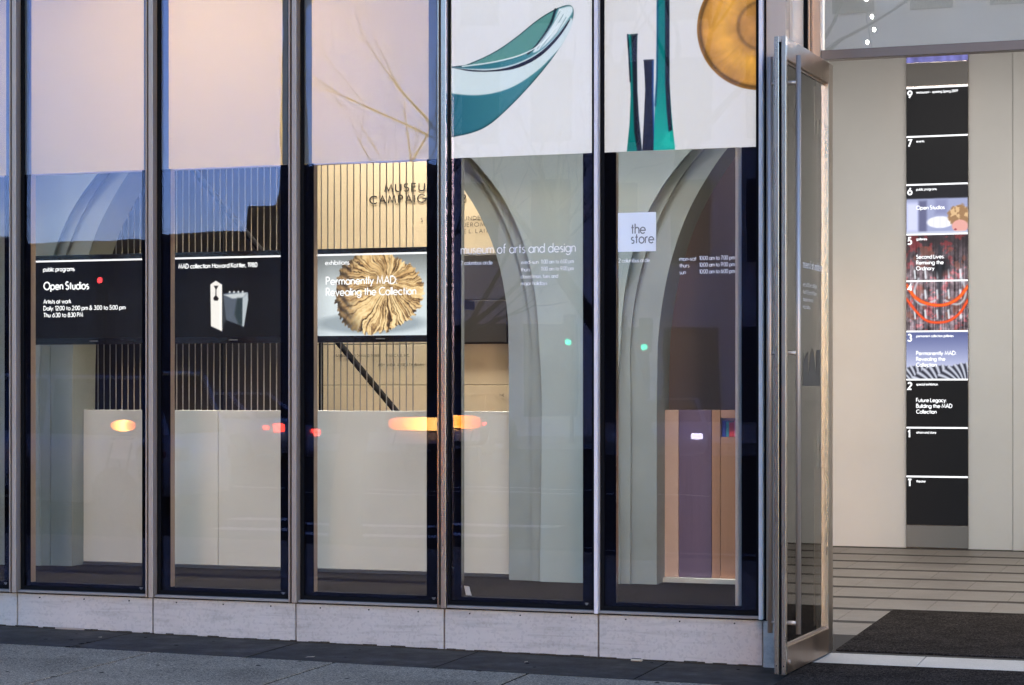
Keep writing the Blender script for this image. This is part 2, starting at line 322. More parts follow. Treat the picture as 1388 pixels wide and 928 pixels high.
# ------------------------------------------------------------------ a small geometric sans drawn with strokes (cap height 1, x height .62)
def arc(cx, cy_, rx, ry, a0, a1, n=None):
    n = n or max(5, int(abs(a1 - a0) / 22))
    return [(cx + rx * math.cos(R(a0 + (a1 - a0) * i / n)), cy_ + ry * math.sin(R(a0 + (a1 - a0) * i / n))) for i in range(n + 1)]
X = .62; r_ = .31
ring = lambda cx=r_: arc(cx, r_, r_, r_, 0, 360, 18)
GL = {
 'a': (X, [ring(), [(X, 0), (X, X)]]), 'b': (X, [ring(), [(0, 0), (0, 1)]]), 'c': (.5, [arc(r_, r_, r_, r_, 48, 312)]),
 'd': (X, [ring(), [(X, 0), (X, 1)]]), 'e': (X, [[(.02, r_), (X, r_)] + arc(r_, r_, r_, r_, 0, 318)[1:]]),
 'f': (.32, [[(.12, 0), (.12, .82)] + arc(.28, .82, .16, .18, 180, 80)[1:], [(0, X), (.3, X)]]),
 'g': (X, [ring(), [(X, X), (X, 0)] + arc(r_, 0, r_, .3, 0, -150)[1:]]),
 'h': (.48, [[(0, 0), (0, 1)], arc(.24, .38, .24, .24, 180, 0) + [(.48, 0)]]), 'i': (.0, [[(0, 0), (0, X)], [(0, .78), (0, .88)]]),
 'j': (.06, [[(.06, X), (.06, -.18), (-.06, -.28)], [(.06, .78), (.06, .88)]]), 'k': (.45, [[(0, 0), (0, 1)], [(.4, X), (.03, .3)], [(.14, .38), (.45, 0)]]),
 'l': (0, [[(0, 0), (0, 1)]]), 'm': (.8, [[(0, 0), (0, X)], arc(.2, .42, .2, .2, 180, 0) + [(.4, 0)], arc(.6, .42, .2, .2, 180, 0) + [(.8, 0)]]),
 'n': (.46, [[(0, 0), (0, X)], arc(.23, .39, .23, .23, 180, 0) + [(.46, 0)]]), 'o': (X, [ring()]),
 'p': (X, [ring(), [(0, X), (0, -.3)]]), 'q': (X, [ring(), [(X, X), (X, -.3)]]), 'r': (.26, [[(0, 0), (0, X)], arc(.22, .4, .22, .22, 180, 75)]),
 's': (.34, [arc(.17, .46, .15, .15, 50, 250, 8) + arc(.17, .16, .17, .16, 80, -140, 9)]), 't': (.3, [[(.15, 0), (.15, .9)], [(0, X), (.3, X)]]),
 'u': (.46, [[(0, X)] + arc(.23, .23, .23, .23, 180, 360) + [(.46, X)]]), 'v': (.5, [[(0, X), (.25, 0), (.5, X)]]),
 'w': (.8, [[(0, X), (.2, 0), (.4, X), (.6, 0), (.8, X)]]), 'x': (.46, [[(0, 0), (.46, X)], [(0, X), (.46, 0)]]),
 'y': (.5, [[(0, X), (.26, .04)], [(.5, X), (.1, -.3)]]), 'z': (.42, [[(0, X), (.42, X), (0, 0), (.42, 0)]]),
 'A': (.72, [[(0, 0), (.36, 1), (.72, 0)], [(.13, .33), (.59, .33)]]), 'B': (.5, [[(0, 0), (0, 1), (.22, 1)] + arc(.22, .77, .23, .23, 90, -90) + [(0, .54)], [(.22, .54)] + arc(.24, .27, .27, .27, 90, -90) + [(0, 0)]]),
 'C': (.8, [arc(.5, .5, .5, .5, 48, 312)]), 'D': (.7, [[(0, 0), (0, 1), (.2, 1)] + arc(.2, .5, .5, .5, 90, -90) + [(0, 0)]]), 'E': (.46, [[(.46, 1), (0, 1), (0, 0), (.46, 0)], [(0, .53), (.43, .53)]]),
 'F': (.44, [[(.44, 1), (0, 1), (0, 0)], [(0, .53), (.4, .53)]]), 'G': (.95, [arc(.5, .5, .5, .5, 45, 360) + [(.55, .5)]]), 'H': (.64, [[(0, 0), (0, 1)], [(.64, 0), (.64, 1)], [(0, .53), (.64, .53)]]),
 'I': (0, [[(0, 0), (0, 1)]]), 'J': (.34, [[(.34, 1), (.34, .2)] + arc(.17, .18, .17, .18, 0, -180)]), 'K': (.56, [[(0, 0), (0, 1)], [(.52, 1), (.02, .5)], [(.12, .6), (.56, 0)]]),
 'L': (.42, [[(0, 1), (0, 0), (.42, 0)]]), 'M': (.86, [[(0, 0), (.14, 1), (.43, .12), (.72, 1), (.86, 0)]]), 'N': (.68, [[(0, 0), (0, 1), (.68, 0), (.68, 1)]]),
 'O': (1, [arc(.5, .5, .5, .5, 0, 360, 22)]), 'P': (.48, [[(0, 0), (0, 1), (.22, 1)] + arc(.22, .74, .26, .26, 90, -90) + [(0, .48)]]),
 'R': (.5, [[(0, 0), (0, 1), (.22, 1)] + arc(.22, .74, .26, .26, 90, -90) + [(0, .48)], [(.2, .48), (.5, 0)]]), 'S': (.5, [arc(.25, .75, .23, .25, 40, 260, 10) + arc(.25, .26, .25, .26, 80, -150, 11)]),
 'T': (.52, [[(.26, 0), (.26, 1)], [(0, 1), (.52, 1)]]), 'U': (.6, [[(0, 1)] + arc(.3, .3, .3, .3, 180, 360) + [(.6, 1)]]), 'V': (.66, [[(0, 1), (.33, 0), (.66, 1)]]), 'W': (1, [[(0, 1), (.25, 0), (.5, 1), (.75, 0), (1, 1)]]), 'Y': (.6, [[(0, 1), (.3, .48), (.3, 0)], [(.6, 1), (.3, .48)]]),
 '0': (.56, [arc(.28, .5, .28, .5, 0, 360, 18)]), '1': (.24, [[(.02, .8), (.22, 1), (.22, 0)]]), '2': (.52, [arc(.26, .74, .25, .26, 165, -25, 9) + [(0, 0), (.52, 0)]]),
 '3': (.5, [arc(.23, .75, .22, .25, 150, -80, 9), arc(.23, .27, .27, .27, 85, -155, 10)]), '4': (.56, [[(.42, 0), (.42, 1), (0, .26), (.56, .26)]]),
 '5': (.5, [[(.46, 1), (.14, 1), (.06, .56)] + arc(.2, .31, .3, .31, 110, -140, 10)]), '6': (.56, [arc(.28, .3, .28, .3, 0, 360, 16), [(.04, .42), (.4, 1)]]),
 '7': (.5, [[(0, 1), (.5, 1), (.12, 0)]]), '8': (.52, [arc(.26, .76, .21, .24, 0, 360, 14), arc(.26, .26, .26, .26, 0, 360, 14)]), '9': (.56, [arc(.28, .7, .28, .3, 0, 360, 16), [(.52, .58), (.16, 0)]]),
 ':': (0, [[(0, 0), (0, .1)], [(0, .52), (0, .62)]]), '.': (0, [[(0, 0), (0, .1)]]), ',': (.04, [[(.04, .1), (-.02, -.14)]]), '-': (.3, [[(0, .33), (.3, .33)]]),
 '&': (.7, [[(.68, 0), (.16, .72)] + arc(.3, .8, .16, .2, 200, -30, 8) + [(.1, .34)] + arc(.25, .24, .25, .24, 150, 300, 7) + [(.66, .5)]]),
}
def text_width(s, track=.16): return sum((.34 if ch == ' ' else GL[ch][0] + track) for ch in s)
def text_mb(items, weight=.09):
    """items: (string, x, z, cap height, [track], [width to fit]); flat letters in the x-z plane facing -y"""
    mb = MB()
    for it in items:
        s, x, z, hh = it[:4]; track = it[4] if len(it) > 4 and it[4] is not None else .17; kx = hh
        wgt = it[6] if len(it) > 6 else weight
        if len(it) > 5 and it[5]: kx = it[5] / text_width(s, track)
        layer = 0
        for ch in s:
            if ch == ' ': x += .34 * kx; continue
            adv, strokes = GL[ch]
            for st in strokes:
                layer += 1; yy = -.00012 * (layer % 9)
                pts = [Vector((x + p[0] * kx, z + p[1] * hh)) for p in st]; w = wgt * hh / 2
                closed = (pts[0] - pts[-1]).length < 1e-6
                L = []; Rr = []
                for i, p in enumerate(pts):
                    a = pts[i - 1] if i > 0 else (pts[-2] if closed else None)
                    b = pts[i + 1] if i < len(pts) - 1 else (pts[1] if closed else None)
                    d0 = (p - a).normalized() if a is not None else None; d1 = (b - p).normalized() if b is not None else None
                    if d0 is None: d0 = d1
                    if d1 is None: d1 = d0
                    n0 = Vector((-d0.y, d0.x)); n1 = Vector((-d1.y, d1.x)); nn = (n0 + n1)
                    nn = nn.normalized() if nn.length > 1e-4 else n0
                    k = min(2.0, 1 / max(.35, nn.dot(n0)))
                    L.append(p + nn * w * k); Rr.append(p - nn * w * k)
                for i in range(len(pts) - 1):
                    mb.quad((Rr[i].x, yy, Rr[i].y), (Rr[i + 1].x, yy, Rr[i + 1].y), (L[i + 1].x, yy, L[i + 1].y), (L[i].x, yy, L[i].y))
            x += (adv + track) * kx
    return mb
def text(name, m, items, y, parent=None, weight=.09, label=None, org=(0, 0)):
    for it in items:                        # one object per line of writing
        mb = text_mb([it], weight); me = bpy.data.meshes.new(name); me.from_pydata(mb.v, [], mb.f); me.materials.append(M[m])
        o = link(bpy.data.objects.new(name, me), parent); o.location = (org[0], y, org[1])
        if label: o['label'] = label
        yield_.append(o)
    return o
yield_ = []

# ------------------------------------------------------------------ prints: colour laid on a fine flat mesh
def lin(c):
    c = np.asarray(c, float) / 255.; return np.where(c <= .04045, c / 12.92, ((c + .055) / 1.055) ** 2.4)
class Canvas:                              # u runs right, v runs down, both in print pixels
    def __init__(s, w, h, nx, ny):
        s.w, s.h, s.nx, s.ny = w, h, nx, ny
        s.u, s.v = np.meshgrid(np.linspace(0, w, nx), np.linspace(0, h, ny)); s.c = np.zeros((ny, nx, 3)); s.px = w / nx
    def fill(s, col): s.c[:] = col
    def put(s, a, col):
        a = np.clip(a, 0, 1)[..., None]; s.c = s.c * (1 - a) + np.asarray(col, float) * a
    def sd_poly(s, pts):
        d = np.full(s.u.shape, 1e9); sg = np.ones(s.u.shape); n = len(pts)
        for i in range(n):
            (ax, ay), (bx, by) = pts[i], pts[i - 1]
            ex, ey = bx - ax, by - ay; wx, wy = s.u - ax, s.v - ay
            t = np.clip((wx * ex + wy * ey) / (ex * ex + ey * ey + 1e-12), 0, 1)
            d = np.minimum(d, (wx - ex * t) ** 2 + (wy - ey * t) ** 2)
            c1 = s.v >= ay; c2 = s.v < by; c3 = ex * wy > ey * wx
            sg = np.where((c1 & c2 & c3) | (~c1 & ~c2 & ~c3), -sg, sg)
        return sg * np.sqrt(d)
    def poly(s, pts, col, soft=1.0): s.put(.5 - s.sd_poly(pts) / (s.px * soft), col)
    def line(s, pts, w, col, soft=1.0):
        d = np.full(s.u.shape, 1e9)
        for (ax, ay), (bx, by) in zip(pts, pts[1:]):
            ex, ey = bx - ax, by - ay; t = np.clip(((s.u - ax) * ex + (s.v - ay) * ey) / (ex * ex + ey * ey + 1e-12), 0, 1)
            d = np.minimum(d, np.hypot(s.u - ax - ex * t, s.v - ay - ey * t))
        s.put(.5 - (d - w / 2) / (s.px * soft), col)
    def noise(s, sc, seed=0, oct=4):
        out = 0; amp = 1
        for k in range(oct):
            rg = np.random.default_rng(seed * 17 + k); n = int(max(s.w, s.h) / sc * 2 ** k) + 3; g = rg.random((n, n))
            x = s.u / sc * 2 ** k; y = s.v / sc * 2 ** k; x0 = np.clip(x.astype(int), 0, n - 2); y0 = np.clip(y.astype(int), 0, n - 2); fx = x - x0; fy = y - y0
            out = out + amp * ((g[y0, x0] * (1 - fx) + g[y0, x0 + 1] * fx) * (1 - fy) + (g[y0 + 1, x0] * (1 - fx) + g[y0 + 1, x0 + 1] * fx) * fy); amp *= .5
        return out / 1.9
    def build(s, name, m, x0, x1, z0, z1, y, parent=None):
        U = x0 + s.u / s.w * (x1 - x0); Z = z1 - s.v / s.h * (z1 - z0)
        co = np.stack([U, np.full_like(U, y), Z], -1).reshape(-1, 3)
        idx = np.arange(s.nx * s.ny).reshape(s.ny, s.nx)
        f = np.stack([idx[1:, :-1], idx[1:, 1:], idx[:-1, 1:], idx[:-1, :-1]], -1).reshape(-1, 4)
        me = bpy.data.meshes.new(name); me.from_pydata(co.tolist(), [], f.tolist()); me.materials.append(M[m])
        at = me.color_attributes.new('ink', 'FLOAT_COLOR', 'POINT')
        c = np.ones((s.nx * s.ny, 4), np.float32); c[:, :3] = lin(np.clip(s.c, 0, 255)).reshape(-1, 3); at.data.foreach_set('color', c.ravel())
        return link(bpy.data.objects.new(name, me), parent)

# ================================================================== GROUND
def struct(o): o['kind'] = 'structure'; return o
struct(MB().quad((-500, -600, -.2), (500, -600, -.2), (500, 60, -.2), (-500, 60, -.2)).build('ground', 'ground'))
struct(MB().box(-160, 60, -40, -7.45, -.19, -.13).build('road', 'asphalt'))
struct(MB().box(-160, 60, -112, -40.2, -.19, .0).build('far_pavement', 'granite'))
struct(box('far_kerb', 'kerb', -160, 60, -40.2, -40, -.19, -.005))
SL = math.atan(.0095)                       # the pavement falls gently towards the entrance
def gz(x): return .004 - .0095 * x
sw = struct(MB().poly([(-18, -7.2, gz(-18) - .0035), (11, -7.2, gz(11) - .0035), (11, .6, gz(11) - .0035), (-18, .6, gz(-18) - .0035)]).build('sidewalk', 'joint'))
def slab_mesh(name, lx, ly, m):
    me = MB().box(-lx / 2, lx / 2, -ly / 2, ly / 2, -.05, 0).mesh(name, .0012); me.materials.append(M[m]); return me
sd_dark = slab_mesh('dark_paver', 1.100, .728, 'slate'); sd_light = slab_mesh('granite_paver', 1.094, 1.488, 'granite')
def slab(me, name, x, y):
    o = link(bpy.data.objects.new(name, me), sw); o.location = (x, y, gz(x) + random.uniform(-.0012, .0012)); o.rotation_euler = (0, SL, 0)
for k in range(-15, 9):
    slab(sd_dark, 'dark_paver', .223 + 1.11 * (k + .5), -.378)
    for j in range(4): slab(sd_light, 'granite_paver', (-.35 if j % 2 == 0 else .2) + 1.11 * (k + .5), -.746 - 1.5 * (j + .5))
kb = struct(box('kerb', 'kerb', -120, 60, -7.45, -7.2, -.19, .0))
for nm, x0, x1, y0, y1 in (('crossing_stripe', -6.6, -3.2, -10.4, -10.0), ('crossing_stripe', -7.2, -3.0, -12.0, -11.6), ('lane_line', -11, -5.0, -19.2, -19.0), ('lane_line', -30, -13, -19.2, -19.0), ('lane_line', -9, -3.2, -20.4, -20.2)):
    o = struct(MB().quad((x0, y0, -.125), (x1, y0, -.125), (x1, y1, -.125), (x0, y1, -.125)).build(nm, 'road_paint'))

# ================================================================== MUSEUM BUILDING
MU = thing('museum_building', 'museum front of tall glass bays with pale marble base and steel mullions', 'building', (0, 0, 0))
KX = [-3.74, -2.80, -1.858, -.917, .015, .930, 1.86]       # centres of the mullions
CLEAR = [(-3.63, -2.90), (-2.715, -1.943), (-1.752, -1.025), (-.812, -.102), (.109, .836), (1.029, 1.741)]
ZB, ZS, ZT = .262, 2.817, 4.75
# base panels
bj = [-3.74, -2.795, -1.858, -.9165, .0136, .9333, 1.866]
for a, b in zip(bj, bj[1:]):
    p = box('base_panel', 'marble', a + .005, b - .005, -.012, .05, -.12, .236, MU, .002)
    for t in (.17, .5, .83):
        MB().tube([(a + (b - a) * t, -.016, .216), (a + (b - a) * t, -.008, .216)], .0045, 8).build('bolt', 'iron', p)
box('base_backing', 'joint', -3.76, 1.99, .0505, .1, -.12, .236, MU)
box('base_panel', 'marble', 1.870, 1.99, -.030, .05, -.12, .236, MU, .002)
# the bays
WINS = []
for i in range(6):
    a, b = KX[i], KX[i + 1]; c0, c1 = CLEAR[i]
    wl_ = .030 if i < 4 else .014; wr = .030 if i < 3 else .014
    g0, g1 = a + wl_, b - wr
    w = link(bpy.data.objects.new('window', None), MU); w.empty_display_size = .1; w.location = ((a + b) / 2, 0, ZB)
    ox, oz = (a + b) / 2, ZB
    def lb(name, m, x0, x1, y0, y1, z0, z1, bev=0): return box(name, m, x0 - ox, x1 - ox, y0, y1, z0 - oz, z1 - oz, w, bev)
    top = ZS if i < 4 else ZS
    gp = lb('glass_pane', 'facade_glass', g0 + .008, g1 - .008, .0, .010, ZB + .012, ZT)
    gp.rotation_euler = (R([.05, -.04, .06, -.05, .03, -.06][i]), 0, R([.08, -.06, .05, .09, -.07, .04][i]))
    # black printed border behind the glass, in two steps
    fr = MB()
    for (x0, x1, z0, z1) in ((g0 + .008, c0, ZB + .012, ZS), (c1, g1 - .008, ZB + .012, ZS), (c0, c1, ZB + .012, .306)):
        fr.box(x0 - ox, x1 - ox, .0105, .014, z0 - oz, z1 - oz)
    fr.build('printed_border', 'frit', w)
    if i < 4:
        fs = MB()
        for (x0, x1) in ((g0 + .008, c0 - .012), (c1 + .012, g1 - .008)): fs.box(x0 - ox, x1 - ox, .0105, .0125, ZS + .001 - oz, ZT - oz)
        fs.build('grey_border', 'frit_soft', w)
    # the reveal behind the border: left jamb catches the light of the room
    jm = MB()
    jm.box(c0 - .03 - ox, c0 - .004 - ox, .0145, .075, .30 - oz, ZS - oz).box(c1 + .004 - ox, c1 + .03 - ox, .0145, .075, .30 - oz, ZS - oz)
    jm.build('jamb', 'champagne' if i in (1, 2, 3) else 'steel', w)
    gk = MB()
    gk.box(g0 - ox, g0 + .022 - ox, -.014, -.002, ZB - oz, ZT - oz).box(g1 - .020 - ox, g1 - ox, -.014, -.002, ZB - oz, ZT - oz).box(g0 + .0225 - ox, g1 - .0205 - ox, -.014, -.002, ZB - oz, ZB + .024 - oz)
    gk.build('gasket', 'gasket', w)
    lb('sill_tray', 'tray_paint', g0 - .002, g1 + .002, -.040, .0, ZB - .016, ZB - .001, .002)
    if i < 5:
        mk = MB(); cx_ = g1 - .055 - ox; zz = ZB + .034 - oz
        mk.box(cx_ - .012, cx_ + .012, -.0012, -.0006, zz, zz + .003).box(cx_ - .009, cx_ + .009, -.0012, -.0006, zz - .005, zz - .002).box(cx_ - .005, cx_ + .005, -.0012, -.0006, zz - .010, zz - .007)
        mk.build('maker_mark', 'vinyl_grey', w)
    WINS.append((w, ox, oz))
box('leak_filler', 'gasket', -3.78, 1.874, -.008, .079, .2365, .2455, MU); box('leak_filler', 'gasket', -3.78, 1.874, .016, .079, .246, .304, MU)  # unseen dark fillers added to stop room light leaking under the panes
# mullions
for i, x in enumerate(KX):
    if i < 5:
        m = MB().box(x - .003, x + .026, -.062, .02, ZB - .017, ZT).build('mullion', 'champagne' if i < 4 else 'steel', MU, .002)
        MB().box(x - .020, x - .004, -.032, .02, ZB - .016, ZT).build('groove', 'iron', m)
        MB().box(x - .0295, x - .0205, -.050, .02, ZB - .017, ZT).build('lip', 'champagne' if i < 4 else 'steel', m, .0015)
    else:
        MB().box(x - .0105, x + .0105, -.055, .02, ZB - .017, ZT).build('mullion', 'pale_metal', MU, .002)
box('head_band', 'steel', -3.78, 4.6, -.03, .3, ZT, 5.3, MU, .004)
box('upper_wall', 'stone_pale', -14, 10, -.06, .6, 5.3, 16, MU)
box('side_wall', 'stone_pale', -14, -3.78, -.02, .3, -.1, 5.3, MU)
# pier beside the entrance, jambs, transom
box('pier', 'pier_steel', 1.884, 1.991, -.022, .10, .240, ZT, MU, .003)
MB().box(1.8715, 1.8835, -.012, .05, .2, ZT).build('gasket', 'gasket', MU)
box('pier_return', 'polished_panel', 1.975, 2.005, .101, .42, -.02, ZT, MU)
MB().box(1.978, 2.006, .421, .445, -.02, ZT).box(1.985, 2.020, .446, .47, -.02, ZT).box(1.985, 2.022, .505, .53, -.02, ZT).build('shadow_gap', 'gasket', MU)
box('pier_trim', 'bronze', 1.985, 2.026, .471, .504, -.02, ZT, MU, .001)
box('door_jamb', 'bronze', 2.020, 2.080, .535, .62, -.02, ZT, MU, .002)
box('transom', 'dark_steel', 2.082, 4.56, .545, .62, 3.358, 3.412, MU, .002)
box('transom_glass', 'door_glass', 2.082, 4.56, .575, .585, 3.414, ZT, MU)
box('transom_blind', 'frosted', 2.082, 4.56, .66, .668, 3.40, ZT, MU)
box('door_jamb', 'bronze', 4.56, 4.64, .535, .62, -.02, ZT, MU, .002)
box('pier', 'steel', 4.56, 4.9, -.022, .50, -.02, ZT, MU, .003)
box('side_wall', 'stone_pale', 4.9, 10, -.02, .3, -.1, 5.3, MU)
# tall marble columns with flared heads behind the glass
YB = 1.10
outL = [(.028, .30), (.028, 1.758), (.018, 1.988), (-.021, 2.218), (-.079, 2.404), (-.167, 2.591), (-.29, 2.78), (-.489, 3.03), (-.714, 3.187), (-.927, 3.304), (-.927, 4.9)]
outR = [(1.93, 4.9), (1.93, 3.304), (1.72, 3.187), (1.53, 3.05), (1.412, 2.948), (1.253, 2.72), (1.138, 2.50), (1.046, 2.21), (.995, 1.92), (.977, 1.65), (.977, .30)]
midL = [(.185, .30), (.18, 1.45), (.19, 1.756), (.155, 2.077), (.072, 2.38), (-.03, 2.61), (-.167, 2.83), (-.35, 3.02), (-.6, 3.2), (-.6, 4.9)]
inL = [(.245, .30), (.26, 1.45), (.245, 1.70), (.225, 2.03), (.175, 2.30), (.085, 2.54), (-.03, 2.74), (-.21, 2.95), (-.42, 3.12), (-.42, 4.9)]
def mirror(pl, c=.5): return [(2 * c - x, z) for x, z in reversed(pl)]
def flare(pts, n=3):                       # round the polyline
    for _ in range(2):
        out = [pts[0]]
        for (a, b), (c, d) in zip(pts, pts[1:]):
            out += [(a * .75 + c * .25, b * .75 + d * .25), (a * .25 + c * .75, b * .25 + d * .75)]
        pts = out + [pts[-1]]
    return pts
def column(dx):
    sh = lambda pl: [(x + dx, z) for x, z in pl]
    c = MB().prism(sh(flare(outL) + flare(outR)), YB, YB + .30).build('column', 'column_trim', MU)
    MB().prism(sh(flare(midL) + flare(mirror(midL))), YB - .018, YB - .001).build('border_band', 'column_trim', c)
    MB().prism(sh(flare(inL) + flare(mirror(inL))), YB - .045, YB - .019).build('face_plate', 'column_stone', c)
column(0); column(-4.05)

# lettering on the panes
def on_glass(i, name, m, items, label, weight=.135):
    w, ox, oz = WINS[i]
    text(name, m, [(t[0], t[1] - ox, t[2] - oz) + tuple(t[3:]) for t in items], -.0015, w, weight, label)
on_glass(4, 'lettering', 'vinyl_white', [('museum of arts and design', .113, 2.266, .052, .17, .690)], 'white vinyl museum name across the glass', .10)
on_glass(4, 'lettering', 'vinyl_white', [('2 columbus circle', .113, 2.205, .0215, .17, .192), ('wed-sun', .474, 2.203, .0215, .17, .107), ('11:00 am to 6:00 pm', .592, 2.203, .0215, .17, .196),
    ('thurs', .474, 2.161, .0215, .17), ('11:00 am to 9:00 pm', .592, 2.163, .0215, .17, .196), ('closed mon, tues and', .474, 2.122, .0215, .17, .222), ('major holidays', .474, 2.083, .0215, .17, .158)], 'small white address and opening hours on the glass')
on_glass(5, 'lettering', 'vinyl_white', [('2 columbus circle', 1.047, 2.200, .0215, .17, .182), ('mon-sat', 1.396, 2.203, .0215, .17, .098), ('10:00 am to 7:00 pm', 1.508, 2.205, .0215, .17, .200),
    ('thurs', 1.396, 2.166, .0215, .17), ('10:00 am to 9:00 pm', 1.508, 2.168, .0215, .17, .200), ('sun', 1.396, 2.129, .0215, .17), ('10:00 am to 6:00 pm', 1.508, 2.131, .0215, .17, .200)], 'small pale store address and opening hours on the glass')
sg = thing('store_sign', 'white square sign on the glass with the grey words the store', 'sign', (1.153, -.003, 2.259))
box('sign_face', 'paper', -.109, .109, .0004, .0025, 0, .217, sg)
text('lettering', 'vinyl_grey', [('the', -.032, .100, .055, .17, .088), ('store', -.032, .046, .055, .17, .136)], 0, sg, .12)
# small sticker inside the fourth bay
tg = thing('paper_tag', 'small white paper tag leaning inside the glass corner', 'tag', (.128, .05, .312), 0)
MB().prism([(-.004, .002), (.030, .0), (.016, .052), (-.016, .056)], -.001, .001).build('tag_sheet', 'paper', tg)

# ================================================================== SHADES AND POSTERS
for i, lab in ((0, 'plain roller shade at the far end of the glass front'), (1, 'grey green roller shade over the Open Studios screen'), (2, 'evenly warm beige roller shade above the collection screen'), (3, 'beige roller shade with soft grey column shadow, above the exhibitions screen')):
    a, b = KX[i] + .035, KX[i + 1] - .035
    s = thing('roller_shade', lab, 'roller shade', ((a + b) / 2, .10, ZS), 0, 'roller shades behind the upper glass')
    MB().box(-(b - a) / 2, (b - a) / 2, 0, .0015, .012, ZT - ZS - .05).build('fabric_sheet', 'shade_fabric', s)
    MB().tube([(-(b - a) / 2, .001, .006), ((b - a) / 2, .001, .006)], .006, 8).build('hem_bar', 'pale_metal', s)
    MB().tube([(-(b - a) / 2, .03, ZT - ZS - .04), ((b - a) / 2, .03, ZT - ZS - .04)], .03, 12).build('roller', 'pale_metal', s)

def poster(i, lab, nm, paint):
    a, b = KX[i] + (.032 if i == 4 else .0185), KX[i + 1] - .0185
    s = thing('poster', lab, 'poster', ((a + b) / 2, .02, ZS), 0, None)
    w = b - a; hgt = ZT - ZS
    c = Canvas(w / .0043, hgt / .00417, 300, int(300 * hgt / w)); c.fill((212, 214, 218)); paint(c)
    c.build('printed_sheet', 'poster_print', -w / 2, w / 2, .002, hgt, 0, s)
    box('backing_board', 'paper', -w / 2, w / 2, .002, .006, .002, hgt, s)
def bez(c, scale, ox, oy, bottom):          # sketch measurements (x, y down from the sheet's foot) -> sheet coordinates
    return lambda pts: [((x - ox) / scale, c.h - (bottom - y) / scale) for x, y in pts]
def curve(pts):
    for _ in range(2):
        out = [pts[0]]
        for (a, b), (p, q) in zip(pts, pts[1:]): out += [(a * .75 + p * .25, b * .75 + q * .25), (a * .25 + p * .75, b * .25 + q * .75)]
        pts = out + [pts[-1]]
    return pts
def paint_bowl(c):
    T = bez(c, 3.155, 712, 0, 668)
    n = c.noise(60, 3)
    c.c += (n[..., None] - .5) * 5
    sil = curve([(700, 270), (800, 266), (900, 222), (1000, 160), (1100, 82), (1180, 42), (1232, 30), (1252, 52), (1245, 105), (1215, 175), (1165, 250), (1080, 350), (980, 450), (880, 535), (800, 565), (690, 580)])
    g = np.clip((c.u - 0) / 170, 0, 1)[..., None]
    d = c.sd_poly(T(sil)); a = np.clip(.5 - d / c.px, 0, 1)[..., None]
    body = np.array((38, 100, 118.)) * (1 - g) + np.array((78, 140, 146.)) * g
    body = body * (1 - .45 * np.clip(1 + d / 5, 0, 1)[..., None] ** 2)
    c.c = c.c * (1 - a) + body * a
    c.poly(T(curve([(700, 272), (800, 285), (900, 290), (1000, 274), (1100, 230), (1180, 160), (1238, 80), (1248, 110), (1200, 205), (1165, 240), (1105, 300), (1000, 368), (900, 397), (800, 401), (690, 383)])), (198, 214, 220), 3)
    c.poly(T(curve([(700, 272), (800, 290), (900, 297), (1000, 280), (1100, 236), (1180, 164), (1238, 84), (1228, 112), (1180, 180), (1100, 254), (1000, 296), (900, 302), (800, 297), (735, 280)])), (22, 26, 44), 1.5)
    c.poly(T(curve([(770, 268), (900, 224), (1000, 162), (1100, 84), (1172, 48), (1160, 100), (1130, 150), (1080, 215), (1040, 236), (900, 264), (760, 272)])), (84, 138, 132), 1.5)
    c.line(T(curve([(780, 268), (900, 223), (1000, 161), (1100, 84), (1180, 46)])), 1.2, (30, 60, 64), 2)
    c.line(T(curve([(1170, 50), (1150, 115), (1090, 200), (1050, 232)])), 3.2, (24, 40, 52), 2)
    c.poly(T(curve([(1185, 48), (1240, 36), (1248, 60), (1225, 95), (1170, 165), (1100, 222), (1062, 234), (1115, 170), (1160, 110)])), (205, 220, 226), 3)
    for q in (0, 14, 26): c.line(T([(1190 + q, 60 + q), (1150 + q, 125 + q), (1092 + q, 212)]), .8, (110, 140, 150), 2)
    c.line(T(curve([(760, 272), (900, 262), (1040, 234), (1130, 180), (1185, 110)])), 1.6, (225, 234, 236), 2)
